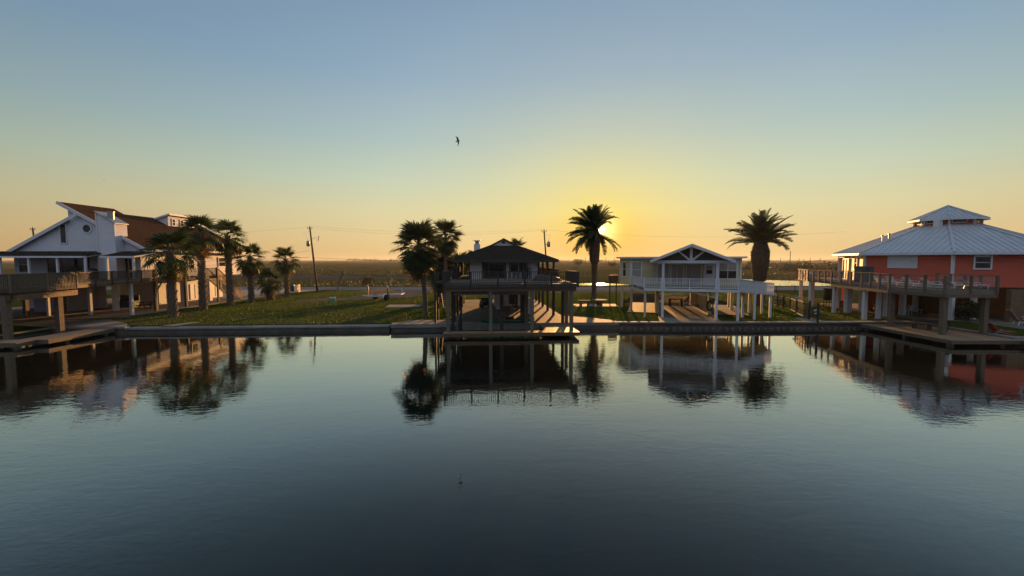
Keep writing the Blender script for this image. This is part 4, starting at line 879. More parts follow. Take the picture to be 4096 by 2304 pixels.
# roof tower
for k in range(-3, 5):
    a, b, ai, bi = oc(k, 2.5, 0), oc(k + 1, 2.5, 0), oc(k, 2.3, 0), oc(k + 1, 2.3, 0)
    MB().prism([a[:2], b[:2], bi[:2], ai[:2]], 9.3, 10.3).build('tower_wall', 'red_siding', Rd)
    e0, e1 = Vector(oc(k, 3.05, 10.24)), Vector(oc(k + 1, 3.05, 10.24)); ap = Vector((OX, OY, 11.72))
    tp = MB().slab([tuple(e0), tuple(e1), tuple(ap)], .05).build('tower_roof', 'metal_roof', Rd)
    MB().bar(e0 - Vector((0, 0, .1)), e1 - Vector((0, 0, .1)), .06, .16).build('gutter', 'white_trim', tp); MB().bar(e0 + Vector((0, 0, .04)), ap + Vector((0, 0, .04)), .12, .05).build('hip_cap', 'metal_roof', tp)
    for i in range(1, 6):
        q = e0.lerp(e1, i / 6); f_ = 1 - abs(i / 6 - .5) * 2
        MB().bar(q + Vector((0, 0, .02)), q.lerp(ap if False else ((e0 + e1) / 2).lerp(ap, 1.0) + (q - (e0 + e1) / 2), f_) + Vector((0, 0, .02)), .03, .05).build('seam', 'metal_roof', tp)
    x, y, _ = oc(k, 2.52, 0); post(Rd, 'tower_post', x, y, 9.4, 10.2, .16, 'white_trim', R(183.5 + 45 * k))
def onwall(k, t_, z, r=Rr): a = Vector(oc(k, r, z)); b = Vector(oc(k + 1, r, z)); p = a.lerp(b, t_); d = (b - a).normalized(); n_ = Vector((d.y, -d.x, 0)); return tuple(p + n_ * .004), (d.x, d.y)
for k, t_, w in ((-1, .5, 1.0), (0, .3, .8), (1, .42, 1.2), (2, .5, 1.0)):
    p, d = onwall(k, t_, 9.98, 2.5); window(Rd, p, w, .42, d, .04, frame=.05, mull_h=0)
MB().box(*(lambda p: (p[0] - .25, p[0] + .25, p[1] - .25, p[1] + .25))(oc(0.62, 2.75, 0)), 9.2, 10.15).build('roof_duct', 'white_trim', Rd)
for (rr_, k_) in ((5.9, -.30), (5.5, -.22)):
    x, y, _ = oc(k_, rr_, 0); z_ = EZ + (zt - EZ) * (re - rr_) / (re - rt); MB().tube([(x, y, z_ - .2), (x, y, z_ + .35)], .06, 8).tube([(x, y, z_ + .36), (x, y, z_ + .48)], .11, 8).build('vent_pipe', 'galvanised', Rd)
# openings of the facades facing the canal
p, d = onwall(0, .46, 5.85); MB_ = window(Rd, p, 2.35, 1.25, d, .08, fm='shutter_white', gm='shutter_white', frame=.06, mull_h=0, name='roller_shutter')
p, d = onwall(0, .46, 6.5); window(Rd, p, 2.7, .16, d, .18, fm='white_trim', gm='white_trim', mull_h=0, frame=.03, name='shutter_box')
p, d = onwall(1, .30, 5.8); window(Rd, p, 1.3, 1.25, d, .08, frame=.13)
p, d = onwall(1, .30, 6.5); window(Rd, p, 1.8, .14, d, .16, fm='white_trim', gm='white_trim', mull_h=0, frame=.03, name='shutter_box')
p, d = onwall(1, .86, 5.8); window(Rd, p, 1.3, 1.25, d, .08, frame=.13)
p, d = onwall(-1, .30, 5.0); window(Rd, p, 1.7, 2.4, d, .08, gm='blind', mull_v=1, mull_h=0, name='glass_door')
p, d = onwall(-1, .68, 5.7); window(Rd, p, .8, 1.5, d, .06)
for t_ in (.18, .5, .82): p, d = onwall(-1, t_, 6.42); window(Rd, p, 1.5 if t_ < .4 else .9, .2, d, .2, fm='white_trim', gm='white_trim', mull_h=0, frame=.04, name='shutter_box')
x, y, _ = oc(1, Rr + .1, 0); MB().tube([(x - .25, y - .1, EZ - .2), (x - .2, y - .08, EZ - .6), (x - .2, y - .08, RB + .1)], .07, 8).build('downspout', 'white_trim', Rd)
# lower level: columns, rooms
for (x, y, w) in ((39.95, 39.0, .46), (42.4, 39.3, .34), (38.7, 42.4, .42), (36.95, 45.2, .4), (42.8, 45.4, .4), (47, 42, .4), (37.6, 49, .4), (39.2, 51.3, .4)): post(Rd, 'column', x, y, .58, 3.46, w, 'white_paint', R(20))
for (x, y, w) in ((33.5, 44.5, .28), (35.0, 44.6, .5), (32.4, 39.3, .3), (34.1, 39.8, .3), (37.6, 55.8, .3), (35.0, 50.1, .42), (36.6, 52.2, .28), (36.2, 41.5, .26)): post(Rd, 'column', x, y, .55, 3.5, w, 'white_paint')
MB().box(43.5, 50, 41.5, 50, .58, 3.44).build('lower_room', 'brick_tan', Rd)
MB().box(38.2, 43.4, 46.8, 47.1, .58, 3.44).build('lower_wall', 'red_siding', Rd)
lw = MB().prism([(43.6, 37.4), (62, 35.6), (62, 36.0), (43.6, 37.8)], .58, 3.44).build('lower_wall', 'brick_tan', Rd)
ax_ = Vector((62 - 43.6, 35.6 - 37.4, 0)).normalized()
for t_, w, h, z, nm in ((.12, .9, 2.1, 1.7, 'door'), (.28, 2.3, 1.5, 2.3, 'window')):
    p = Vector((43.6, 37.4, z)).lerp(Vector((62, 35.6, z)), t_); window(Rd, (p.x, p.y - .01, z), w, h, (ax_.x, ax_.y), .06, name=nm, gm='glass' if nm == 'door' else 'blind', mull_h=0)
for (x, y) in ((31.6, 35.6), (31.8, 31.5), (35.05, 31.7)): post(Rd, 'dock_stilt', x, y, .5, 3.5, .33, 'deck_wood')
# deck round the house
DF = 3.82
out = [(41.0, 55.5), (37.4, 56.2), (34.6, 50.2), (33.2, 44.6), (32.1, 39.4), (31.3, 35.6), (31.5, 31.2), (35.3, 31.2), (36.2, 36.6)]
dk = MB().prism(out + [oc(1, Rr - .1, 0)[:2], oc(0, Rr - .1, 0)[:2], oc(-1, Rr - .1, 0)[:2]], DF - .3, DF).build('deck', 'deck_wood_grey', Rd)
RHt = 1.08
for k in range(len(out) - 1):
    railing(dk, [out[k], out[k + 1]], DF, RHt, 'deck_wood', 1.55, 0, .04, .15, toph=.05, topw=.17, bottom=True, first_post=(k == 0))
    a = Vector((*out[k], DF)); b = Vector((*out[k + 1], DF)); w_ = MB(); L_ = (b - a).length
    for i in range(1, 8): z_ = Vector((0, 0, .12 + i * .115)); w_.bar(a + z_, b + z_, .008, .008)
    for i in range(int(L_ / .13)): q = a.lerp(b, (i + .5) / int(L_ / .13)); w_.bar(q + Vector((0, 0, .1)), q + Vector((0, 0, RHt - .06)), .006, .006)
    wo = w_.build('wire_mesh', 'galvanised', dk); wo['kind'] = 'stuff'
for k in (3, 4, 5, 6): a = Vector((*out[k], DF - .42)); b = Vector((*out[k + 1], DF - .42)); MB().bar(a, b, .14, .24).build('beam', 'deck_wood', dk)
railing(dk, [(36.2, 47.2), (34.9, 42.8)], DF, RHt, 'deck_wood', 1.5, 0, .04, .1)

# things on and around the red house
def lounger_proto():
    t = thing('lounge_chair', '', 'lounge chair', (0, 0, 0), 0, 'white loungers along the red house deck')
    MB().box(-.95, .35, -.30, .30, .30, .35).build('seat', 'plastic_white', t)
    MB().bar((.33, 0, .34), (.92, 0, .78), .56, .04).build('backrest', 'fabric_tan', t)
    for x in (-.8, .25):
        for y in (-.28, .28): MB().bar((x, y, .31), (x + .05, y * 1.08, 0.0), .07, .05).build('leg', 'plastic_white', t)
    for y in (-.33, .33): MB().bar((-.2, y, .52), (.5, y, .50), .06, .035).build('armrest', 'plastic_white', t); MB().bar((-.16, y, .33), (-.18, y, .51), .05, .04).build('arm_support', 'plastic_white', t)
    return t
lp = lounger_proto()
LS = [((32.75, 38.0), 75, 'white lounger nearest the middle of the red house deck, first from the left'), ((32.5, 36.4), 78, 'white lounger second from the left on the red house deck'),
      ((32.4, 34.7), 82, 'white lounger third from the left on the red house deck, below the shutter'), ((32.6, 33.1), 100, 'white lounger fourth from the left on the red house deck'),
      ((33.2, 32.1), 170, 'white lounger fifth from the left, by the front corner of the red house deck'), ((34.6, 32.2), 172, 'white lounger at the right end of the red house deck')]
for i, ((x, y), a, lab) in enumerate(LS):
    o = lp if i == 0 else copy_tree(lp)
    o.location = (x, y, DF); o.rotation_euler = (0, 0, R(a)); o['label'] = lab
t = thing('storage_cabinet', 'dark teal storage cabinet on the red house deck by the corner', 'cabinet', (35.2, 43.0, DF), R(15))
MB().box(-.75, .75, -.4, .4, .04, 1.5).build('body', 'teal_plastic', t); MB().box(-.79, .79, -.44, .44, 1.505, 1.58).build('lid', 'teal_plastic', t); MB().box(-.02, .02, -.42, -.4, .1, 1.45).build('door_gap', 'black_metal', t)
t = thing('cooler_box', 'pale blue ice chest on the left end of the red house deck', 'cooler', (35.9, 51.9, DF), R(60))
MB().box(-.55, .55, -.32, .32, .03, .55).build('body', 'blue_plastic', t); MB().box(-.57, .57, -.34, .34, .555, .66).build('lid', 'plastic_white', t); MB().box(-.12, .12, -.37, -.33, .35, .45).build('latch', 'black_metal', t)
t = thing('patio_table', 'white table on the left end of the red house deck', 'table', (36.6, 53.6, DF), R(40))
MB().box(-.7, .7, -.45, .45, .68, .72).build('top', 'plastic_white', t)
for x in (-.6, .6):
    for y in (-.38, .38): MB().cbox(x, y, 0, .68, .06).build('leg', 'plastic_white', t)
chair('deck_chair', 'reddish wooden chair by the lit wall of the red house', (36.0, 47.4, DF), R(-60), 'fabric_red')
t = thing('barrel_smoker', 'black barrel on a metal stand on the lawn left of the red house', 'barrel', (36.6, 49.6, .55), R(30))
MB().tube([(0, 0, .85), (0, 0, 1.0), (0, 0, 1.5), (0, 0, 2.05), (0, 0, 2.2)], [.40, .5, .54, .5, .40], 20).build('drum', 'black_metal', t, True)
for z in (1.15, 1.85): MB().tube([(0, 0, z), (0, 0, z + .05)], .55, 20).build('hoop', 'black_metal', t)
for a in range(4): MB().bar((.42 * math.cos(a * 1.571 + .78), .42 * math.sin(a * 1.571 + .78), 0), (.38 * math.cos(a * 1.571 + .78), .38 * math.sin(a * 1.571 + .78), .86), .06, .06).build('leg', 'black_metal', t)
MB().tube([(0, 0, .3), (0, 0, .34)], .42, 12).build('shelf', 'black_metal', t)
t = thing('crate', 'dark red crate on the lawn beside the black barrel', 'crate', (37.7, 48.6, .58), R(20))
MB().box(-.3, .3, -.3, .3, 0.03, .75).build('box', 'terracotta', t); MB().box(-.33, .33, -.33, .33, .755, .8).build('lid', 'dark_wood', t)
t = thing('dock_bench', 'long dark wooden bench on the dock before the red house', 'bench', (32.9, 33.6, .5), R(-72))
for i in range(3): MB().box(-1.2, 1.2, -.22 + i * .15, -.085 + i * .15, .42, .46).build('seat_slat', 'dark_wood', t)
for x in (-1.0, 0, 1.0): MB().box(x - .05, x + .05, -.2, .2, 0, .42).build('leg', 'dark_wood', t)
MB().box(-1.2, 1.2, .21, .25, .55, .82).build('backrest', 'dark_wood', t)
for x in (-1.0, 1.0): MB().bar((x, .2, .4), (x, .25, .82), .06, .05).build('back_post', 'dark_wood', t)
t = thing('beach_chair', 'low red reclining beach chair on the strip beside the dock', 'chair', (36.0, 31.6, .56), R(165))
MB().box(-.9, .1, -.3, .3, .18, .23).build('seat', 'fabric_red', t); MB().bar((.08, 0, .2), (.55, 0, .78), .6, .05).build('backrest', 'fabric_red', t)
for y in (-.28, .28): MB().bar((-.8, y, 0), (.3, y, .2), .03, .03).build('leg', 'galvanised', t); MB().bar((.35, y, 0), (-.1, y, .4), .03, .03).build('frame', 'galvanised', t)
def bush(name, label, loc, rx, rz, n, leaf, m='shrub_leaf', group=None):
    t = thing(name, label, 'shrub', loc, 0, group)
    for i in range(4): a = i * 1.7; MB().tube([(0, 0, 0), (.3 * rx * math.cos(a), .3 * rx * math.sin(a), rz * .4), (.5 * rx * math.cos(a), .5 * rx * math.sin(a), rz * .75)], [.05, .035, .012], 6).build('stem', 'dead_trunk', t)
    c = MB()
    for _ in range(n):
        th = random.random() * 6.28; ph = math.acos(random.uniform(-.75, 1)); r_ = (random.random() ** .35) * (1 + .18 * math.sin(3 * th) * math.sin(4 * ph))
        p = Vector((rx * r_ * math.sin(ph) * math.cos(th), rx * r_ * math.sin(ph) * math.sin(th), rz * .52 + rz * .5 * r_ * math.cos(ph)))
        a = Vector((random.gauss(0, 1), random.gauss(0, 1), random.gauss(0, 1))).normalized() * leaf; b = a.cross(Vector((random.gauss(0, 1), random.gauss(0, 1), random.gauss(0, 1)))).normalized() * leaf * .45
        c.quad(tuple(p - a), tuple(p + b), tuple(p + a), tuple(p - b))
    c.build('foliage', m, t); return t
bush('garden_shrub', 'dense dark round shrub by the column at the red house corner', (41.0, 38.4, .58), .95, 1.7, 1500, .12)
bush('potted_plant', 'leafy plant beside the left columns under the red house', (37.3, 43.6, .58), .5, 1.3, 400, .1)
def plastic_chair(label, loc, rz):
    t = thing('plastic_chair', label, 'chair', loc, rz, 'white plastic chairs under the red house')
    MB().box(-.24, .24, -.24, .24, .40, .43).build('seat', 'plastic_white', t); MB().bar((0, .24, .43), (0, .34, .88), .46, .025, (0, 1, 0)).build('backrest', 'plastic_white', t)
    for x in (-.23, .23):
        for y in (-.22, .22): MB().bar((x * 1.1, y * 1.15, 0), (x, y, .4), .05, .05).build('leg', 'plastic_white', t)
        MB().bar((x * 1.1, -.24, .62), (x * 1.1, .28, .64), .05, .025).build('armrest', 'plastic_white', t)
    return t
plastic_chair('white plastic chair between the columns under the red house', (39.6, 42.8, .58), R(200))
plastic_chair('white plastic chair at the far right under the red house', (43.6, 36.1, .58), R(-60))
t = thing('serving_cart', 'black lidded grill cart at the far right below the red house', 'grill', (45.4, 35.5, .58), R(10))
MB().box(-.5, .5, -.3, .3, .7, .95).build('firebox', 'black_metal', t); MB().box(-.9, -.52, -.28, .28, .86, .9).build('side_shelf', 'plastic_white', t); MB().box(-.48, .48, -.28, .28, .955, 1.2).build('hood', 'black_metal', t)
for x in (-.42, .42):
    for y in (-.24, .24): MB().cbox(x, y, 0, .7, .05).build('leg', 'black_metal', t)
t = thing('patio_bench', 'white slatted bench under the red house behind the column', 'bench', (40.9, 43.4, .58), R(12))
MB().box(-.7, .7, -.2, .2, .4, .44).build('seat', 'plastic_white', t); MB().box(-.7, .7, .18, .22, .8, .86).build('top_rail', 'plastic_white', t)
for i in range(7): MB().cbox(-.66 + i * .22, .2, .44, .8, .04).build('slat', 'plastic_white', t)
for x in (-.62, .62):
    for y in (-.16, .16): MB().cbox(x, y, 0, .4, .05).build('leg', 'plastic_white', t)
t = thing('planter_box', 'long terracotta planter on the patio under the red house', 'planter', (40.4, 40.6, .58), R(5))
MB().box(-.8, .8, -.2, .2, 0, .4).build('trough', 'terracotta', t); MB().box(-.75, .75, -.15, .15, .401, .43).build('soil', 'dark_wood', t)
t = thing('swing_chair', 'draped brown lounge with pale frame at the right under the red house', 'lounge chair', (42.7, 35.6, .58), R(160))
MB().box(-.9, .5, -.33, .33, .38, .46).build('seat', 'dark_wood', t); MB().bar((.48, 0, .42), (1.0, 0, 1.25), .62, .07).build('backrest', 'fabric_tan', t)
for x in (-.75, .4):
    for y in (-.3, .3): MB().bar((x, y, .39), (x + .1, y, 0), .06, .06).build('leg', 'plastic_white', t)
# ------------------------------------------------------------ palms
def fan_leaf(seed, L=1.0, pet=1.0, nseg=22, droop=.35, spread=125, fold=.25):
    r = random.Random(seed); m = MB()
    # petiole along +x, bending down a little
    P = [Vector((pet * s, 0, .10 * pet * math.sin(s * 2.2) - .12 * pet * s * s)) for s in (0, .35, .7, 1)]
    m.tube(P, [.032, .024, .018, .014], 4)
    hub = P[-1]; t0 = (P[-1] - P[-2]).normalized()
    for i in range(nseg):
        a = R(-spread + 2 * spread * (i + .5) / nseg + r.uniform(-3, 3)); ln = L * (.72 + .28 * math.cos(a * .75)) * r.uniform(.85, 1.08)
        d = Vector((math.cos(a), math.sin(a), .0)); d = Vector((d.x * t0.x, d.y, d.x * t0.z + .10 * abs(d.y)))
        side = Vector((-math.sin(a), math.cos(a), 0)); w = .052 * L * r.uniform(.8, 1.15); up = Vector((0, 0, fold * w))
        p1 = hub + d * ln * .5 + Vector((0, 0, -.05 * ln)); p2 = hub + d * ln * .82 + Vector((0, 0, -droop * ln * .45)); p3 = hub + d * ln + Vector((0, 0, -droop * ln * r.uniform(.75, 1.5)))
        i0 = len(m.v); m.v += [tuple(hub), tuple(p1 - side * w + up), tuple(p1 + side * w - up), tuple(p2 - side * w * .6), tuple(p2 + side * w * .6), tuple(p3)]
        m.f += [(i0, i0 + 1, i0 + 2), (i0 + 1, i0 + 3, i0 + 4, i0 + 2), (i0 + 3, i0 + 5, i0 + 4)]
    return m
FAN = {k: [fan_leaf(10 * j + i, **kw).mesh('fan_frond', mt, (0, 0, 0)) for i in range(3)] for j, (k, mt, kw) in enumerate((
    ('wash', 'fan_green', dict(L=1.0, pet=.95, droop=.42)), ('sabal', 'sabal_green', dict(L=1.0, pet=.9, droop=.22, nseg=26, spread=140)), ('dead', 'dead_leaf', dict(L=.85, pet=.5, droop=1.0, nseg=12, spread=80))))}
def trunk_profile(t, h, prof, m, lean=(0, 0), n=14, boots=0, bootm='palm_boot', boot_from=0, boot_len=.3, wob=.06, hb=None):
    mb = MB(); steps = max(14, int(h / .22)); r_ = random.Random(int(h * 100))
    for k in range(steps + 1):
        s = k / steps; z = h * s; rad = np.interp(s, [p[0] for p in prof], [p[1] for p in prof])
        for j in range(n):
            g = 2 * math.pi * j / n; rr2 = rad * (1 + r_.uniform(-wob, wob)); mb.v.append((lean[0] * s * s + rr2 * math.cos(g), lean[1] * s * s + rr2 * math.sin(g), z))
    for k in range(steps):
        for j in range(n): mb.f.append((k * n + j, k * n + (j + 1) % n, (k + 1) * n + (j + 1) % n, (k + 1) * n + j))
    mb.f.append(tuple(steps * n + j for j in range(n)))
    tr = mb.build('trunk', m, t, True)
    if boots:
        b = MB()
        for i in range(boots):
            s = boot_from + (1 - boot_from) * (i + .5) / boots; g = i * 2.39996; rad = np.interp(s, [p[0] for p in prof], [p[1] for p in prof]); z = h * s
            c = Vector((lean[0] * s * s, lean[1] * s * s, z)); d = Vector((math.cos(g), math.sin(g), 0)); sd = Vector((-d.y, d.x, 0)); ln = boot_len * r_.uniform(.6, 1.3); w = boot_len * .42
            p0 = c + d * rad * .9 - Vector((0, 0, ln * .4)); p1 = c + d * (rad + ln * .45) + Vector((0, 0, ln * .5))
            i0 = len(b.v); b.v += [tuple(p0 - sd * w), tuple(p0 + sd * w), tuple(p1 + sd * w * .5), tuple(p1 - sd * w * .5), tuple(c + d * rad * .85 + Vector((0, 0, ln * .55)))]
            b.f += [(i0, i0 + 1, i0 + 2, i0 + 3), (i0 + 1, i0 + 4, i0 + 2), (i0 + 3, i0 + 4, i0), (i0 + 2, i0 + 4, i0 + 3)]
        bo = b.build('leaf_bases', bootm, t); bo['kind'] = 'stuff'
    return tr
def fronds(t, kind, top, n, e0, e1, scale, seed, jitter=.12, name='frond', roll=25, spread_z=.5, topshort=0.0, gap=None):
    r_ = random.Random(seed); meshes = kind
    for i in range(n):
        s = (i + .5) / n; el_ = e0 + (e1 - e0) * s ** .9 + r_.uniform(-7, 7); az = i * 137.508 + r_.uniform(-14, 14); sc_ = scale * r_.uniform(1 - jitter, 1 + jitter) * (1 - topshort * max(0, (el_ - 30) / 60))
        from mathutils import Euler
        q = Euler((0, 0, R(az))).to_quaternion() @ Euler((0, -R(el_), 0)).to_quaternion() @ Euler((R(r_.uniform(-roll, roll)), 0, 0)).to_quaternion()
        me_ = meshes[r_.randrange(len(meshes))]
        if gap:                               # leave the opening in the crown through which the sun shows
            hit = False; b0 = Vector(t.location) + Vector((top[0], top[1], top[2] - spread_z * s))
            for f_ in (.12, .2, .3, .4, .55, .7, .85, 1.0):
                w_ = b0 + q @ Vector((3.6 * sc_ * f_, 0, -.05 * f_ * sc_)); gx = gap[0] * w_.y; gz = CAMZ + gap[1] * w_.y
                if math.hypot(w_.x - gx, w_.z - gz) < gap[2]: hit = True
            if hit: continue
        o = inst(me_, name, t, (top[0], top[1], top[2] - spread_z * s), (0, 0, 0), (sc_, sc_, sc_))
        o.rotation_mode = 'QUATERNION'
        o.rotation_quaternion = q
def fan_palm(label, loc, h, r, seed, tw=.42, kind='wash', n=38, lean=(0, 0), dead=8, boots=150, low=-45, group='fan palms', bf=.0, skirt=0.6, base=1.15, tm='palm_trunk'):
    """h = height of the crown centre above the ground, r = crown radius"""
    t = thing('fan_palm', label, 'palm tree', loc, 0, group)
    trunk_profile(t, h, [(0, tw * base), (.06, tw), (.6, tw * .86), (.9, tw * .8), (1, tw * .6)], tm, lean, boots=boots, boot_from=bf)
    top = (lean[0], lean[1], h)
    fronds(t, FAN[kind], top, n, 82, low, r / 1.9, seed)
    if dead: fronds(t, FAN['dead'], (top[0], top[1], h - skirt), dead, -35, -82, r / 1.9, seed + 1, name='dead_frond')
    return t
Z0 = .55
fan_palm('broad fan palm with thick trunk, nearest the canal in the left row', (-32.6, 41.1, Z0), 6.3, 2.5, 1, tw=.35, n=30, boots=190, low=-58, dead=14, group='row of fan palms beside the white house')
fan_palm('tallest fan palm of the left row, second from the canal', (-34.0, 47.1, Z0), 8.5, 2.35, 2, tw=.33, n=28, boots=230, low=-62, dead=16, group='row of fan palms beside the white house')
fan_palm('tall fan palm third from the canal in the left row', (-34.1, 51.8, Z0), 8.4, 2.35, 3, tw=.32, n=28, boots=230, low=-60, dead=10, group='row of fan palms beside the white house')
fan_palm('middling fan palm fourth from the canal in the left row', (-33.8, 55.5, Z0), 5.9, 2.2, 4, tw=.30, n=25, boots=150, low=-55, dead=9, group='row of fan palms beside the white house')
fan_palm('short stubby fan palm between taller ones in the left row', (-33.3, 59.0, Z0), 2.7, 2.1, 5, tw=.42, n=24, boots=60, low=-50, dead=4, group='row of fan palms beside the white house')
fan_palm('slim fan palm farthest from the canal in the left row, by the road', (-33.6, 63.9, Z0), 5.6, 2.2, 6, tw=.30, n=24, boots=120, low=-52, dead=8, group='row of fan palms beside the white house', base=1.5)
fan_palm('big bushy cabbage palm with hanging skirt left of the dark house', (-8.4, 41.4, Z0), 7.0, 2.75, 7, tw=.24, kind='sabal', n=54, lean=(-.6, .1), dead=14, boots=0, low=-86, group='cabbage palms beside the dark house', skirt=1.2, base=1.5)
fan_palm('tall slim cabbage palm with round crown behind the dark house deck', (-8.1, 52.0, Z0), 8.5, 2.35, 8, tw=.20, kind='sabal', n=42, lean=(.1, .1), dead=3, boots=0, low=-75, group='cabbage palms beside the dark house')
fan_palm('stout low cabbage palm behind the bushy one, left of the dark house', (-9.7, 58.3, Z0), 4.7, 2.9, 9, tw=.5, kind='sabal', n=70, dead=22, boots=60, low=-85, group='cabbage palms beside the dark house', skirt=1.0)
fan_palm('cabbage palm filling the gap between the slim palm and the dark roof', (-7.6, 63.0, Z0), 4.6, 2.5, 10, tw=.3, kind='sabal', n=50, dead=10, boots=0, low=-80, group='cabbage palms beside the dark house')
fan_palm('palm top showing over the ridge of the dark roof, right side', (.8, 70.0, Z0), 7.4, 1.9, 11, tw=.22, n=36, boots=0, low=-60, dead=4, group='palms behind the dark house')
fan_palm('palm top showing beside the chimney of the dark roof', (-6.5, 71.0, Z0), 5.6, 1.8, 12, tw=.22, n=34, boots=0, low=-60, dead=3, group='palms behind the dark house')

def date_leaf(seed, L=3.6, curve=.9, nl=46):
    r = random.Random(seed); m = MB(); P = []
    for i in range(9):
        s = i / 8; a = curve * s * s
        P.append(Vector((L * (s - .16 * a * s), 0, L * (.10 * s - .34 * a * s))))
    m.tube(P, [.05, .045, .038, .032, .026, .02, .015, .01, .006], 4)
    def at(s):
        f = s * 8; i = min(7, int(f)); return P[i].lerp(P[i + 1], f - i), (P[i + 1] - P[i]).normalized()
    for i in range(nl):
        s = .1 + .9 * (i + .5) / nl; p, tng = at(s); ln = .62 * math.sin(math.pi * min(1, .18 + .8 * s)) ** .6 * r.uniform(.85, 1.15)
        for sd in (-1, 1):
            d = (tng * .62 + Vector((0, sd * .75, .32 - .1 * s + r.uniform(-.12, .12)))).normalized(); w = Vector((tng.x, 0, tng.z)) * .028
            q = p + d * ln * .6; e = p + d * ln + Vector((0, 0, -.07 * ln)); i0 = len(m.v)
            m.v += [tuple(p - w), tuple(p + w), tuple(q + w * .9), tuple(e), tuple(q - w * .9)]; m.f.append((i0, i0 + 1, i0 + 2, i0 + 3, i0 + 4))
    return m
DATE = [date_leaf(50 + i, curve=c).mesh('date_frond', 'date_green', (0, 0, 0)) for i, c in enumerate((.35, .65, .95))]
def date_palm(label, loc, h, r, prof, seed, n=74, low=-22, lean=(0, 0), boots=300, bl=.22, gap=None):
    t = thing('date_palm', label, 'palm tree', loc, 0, 'thick trunked date palms')
    trunk_profile(t, h, prof, 'date_trunk', lean, 18, boots, 'date_trunk', .35, bl, .05)
    fronds(t, DATE, (lean[0], lean[1], h), n, 86, low, r / 3.6, seed, .1, roll=30, spread_z=.7, topshort=.25, gap=gap); return t
date_palm('date palm with the setting sun shining through its crown', (11.75, 61.4, Z0), 9.9, 4.5, [(0, .5), (.06, .34), (.3, .32), (.5, .40), (.53, .66), (.8, .78), (.93, .74), (1, .45)], 21, n=112, low=-34, boots=300, bl=.18, gap=(.2095, .0668, .72))
date_palm('date palm with very thick bulging trunk between yellow and red houses', (29.55, 51.3, Z0), 8.15, 4.3, [(0, .58), (.3, .62), (.45, .72), (.62, .95), (.78, .98), (.92, .66), (1, .5)], 22, n=58, low=0, boots=420, bl=.2)

# ------------------------------------------------------------ poles and wires
def utility_pole(label, base, top, r0, can_side, zcan, extra):
    t = thing('utility_pole', label, 'utility pole', (base[0], base[1], Z0)); dx = top[0] - base[0]; H_ = top[2] - Z0
    MB().tube([(0, 0, 0), (dx * .5, 0, H_ * .5), (dx, 0, H_)], [r0, r0 * .85, r0 * .62], 10).build('mast', 'pole_wood', t, True)
    s = zcan / H_; cx_ = dx * s + can_side * .62
    tr = MB().tube([(cx_, -.05, zcan - .45), (cx_, -.05, zcan + .4), (cx_, -.05, zcan + .48)], [.27, .27, .2], 14).build('transformer', 'galvanised', t, True)
    MB().bar((dx * s, -.05, zcan), (cx_ - can_side * .25, -.05, zcan), .08, .1).build('bracket', 'galvanised', tr)
    MB().tube([(cx_, -.05, zcan + .48), (cx_, -.05, zcan + .75)], .05, 6).build('bushing', 'galvanised', tr)
    for x in (-.38, .38):
        MB().bar((dx, 0, H_ - .5), (dx + x, 0, H_ - .28), .05, .05).build('insulator_arm', 'pole_wood', t); MB().tube([(dx + x, 0, H_ - .3), (dx + x, 0, H_ - .02)], [.07, .04], 6).build('insulator', 'stone', t)
    MB().tube([(dx, 0, H_), (dx, 0, H_ + .22)], .035, 6).build('insulator', 'stone', t)
    MB().tube([(dx * .9, -.1, H_ * .93), (dx + can_side * 1.2, -.1, H_ * .9), (cx_, -.05, zcan + .8)], .012, 4).build('lead_wire', 'wire', t)
    if extra:
        MB().bar((dx * .9, 0, H_ * .82), (dx * .9 + 1.2, 0, H_ * .83), .05, .05).build('cutout_arm', 'galvanised', t); MB().tube([(dx * .9 + 1.25, 0, H_ * .78), (dx * .9 + 1.45, 0, H_ * .86)], .06, 6).build('cutout_fuse', 'galvanised', t)
    return t, (base[0] + dx, base[1], top[2])
p1, t1 = utility_pole('leaning utility pole with grey transformer in the open lawn', (-34.1, 75.1), (-35.1, 75.1, 11.8), .19, -1, 8.3, True)
p2, t2 = utility_pole('leaning utility pole with transformer right of the dark house roof', (6.35, 75.0), (5.55, 75.0, 11.25), .17, 1, 8.2, False)
p0, t0 = utility_pole('utility pole top showing over the left slope of the white house', (-82.5, 75.1), (-83.2, 75.1, 11.6), .19, 1, 8.6, False)
def wire_line(label, a, b, sag, r=.007, group='overhead wires'):
    a = Vector(a); b = Vector(b); n = 24
    pts = [a.lerp(b, i / n) - Vector((0, 0, 4 * sag * (i / n) * (1 - i / n))) for i in range(n + 1)]
    return single(MB().tube(pts, r, 4), 'overhead_wire', 'wire', label, 'wire', group)
A = lambda t, dx, dz: (t[0] + dx, t[1], t[2] + dz)
far_r = (58.0, 75.0, 11.0)
wire_line('thin upper power wire between the two leaning poles', A(t1, -.38, -.1), A(t2, -.38, -.1), 1.0); wire_line('thin second power wire between the two leaning poles', A(t1, .0, .15), A(t2, .0, .15), .8)
wire_line('thick low telephone cable from the lawn pole to the dark house', A(t1, .2, -5.35), A(t2, .1, -5.3), .35, .022)
wire_line('thin power wire running left from the lawn pole', A(t0, .3, 0), A(t1, -.3, 0), 1.2); wire_line('low telephone cable running left from the lawn pole', A(t0, .1, -5.2), A(t1, -.2, -5.3), .5, .025)
wire_line('thin power wire running right from the pole by the dark house', A(t2, .3, 0), far_r, 1.1); wire_line('low cable running right behind the yellow house', A(t2, .1, -5.3), (far_r[0], 75, 6.3), 1.1, .022)
wire_line('service wire dropping from the lawn pole towards the white house', A(t1, -.1, -4.0), (-41.0, 66.2, 6.6), .4, .015)
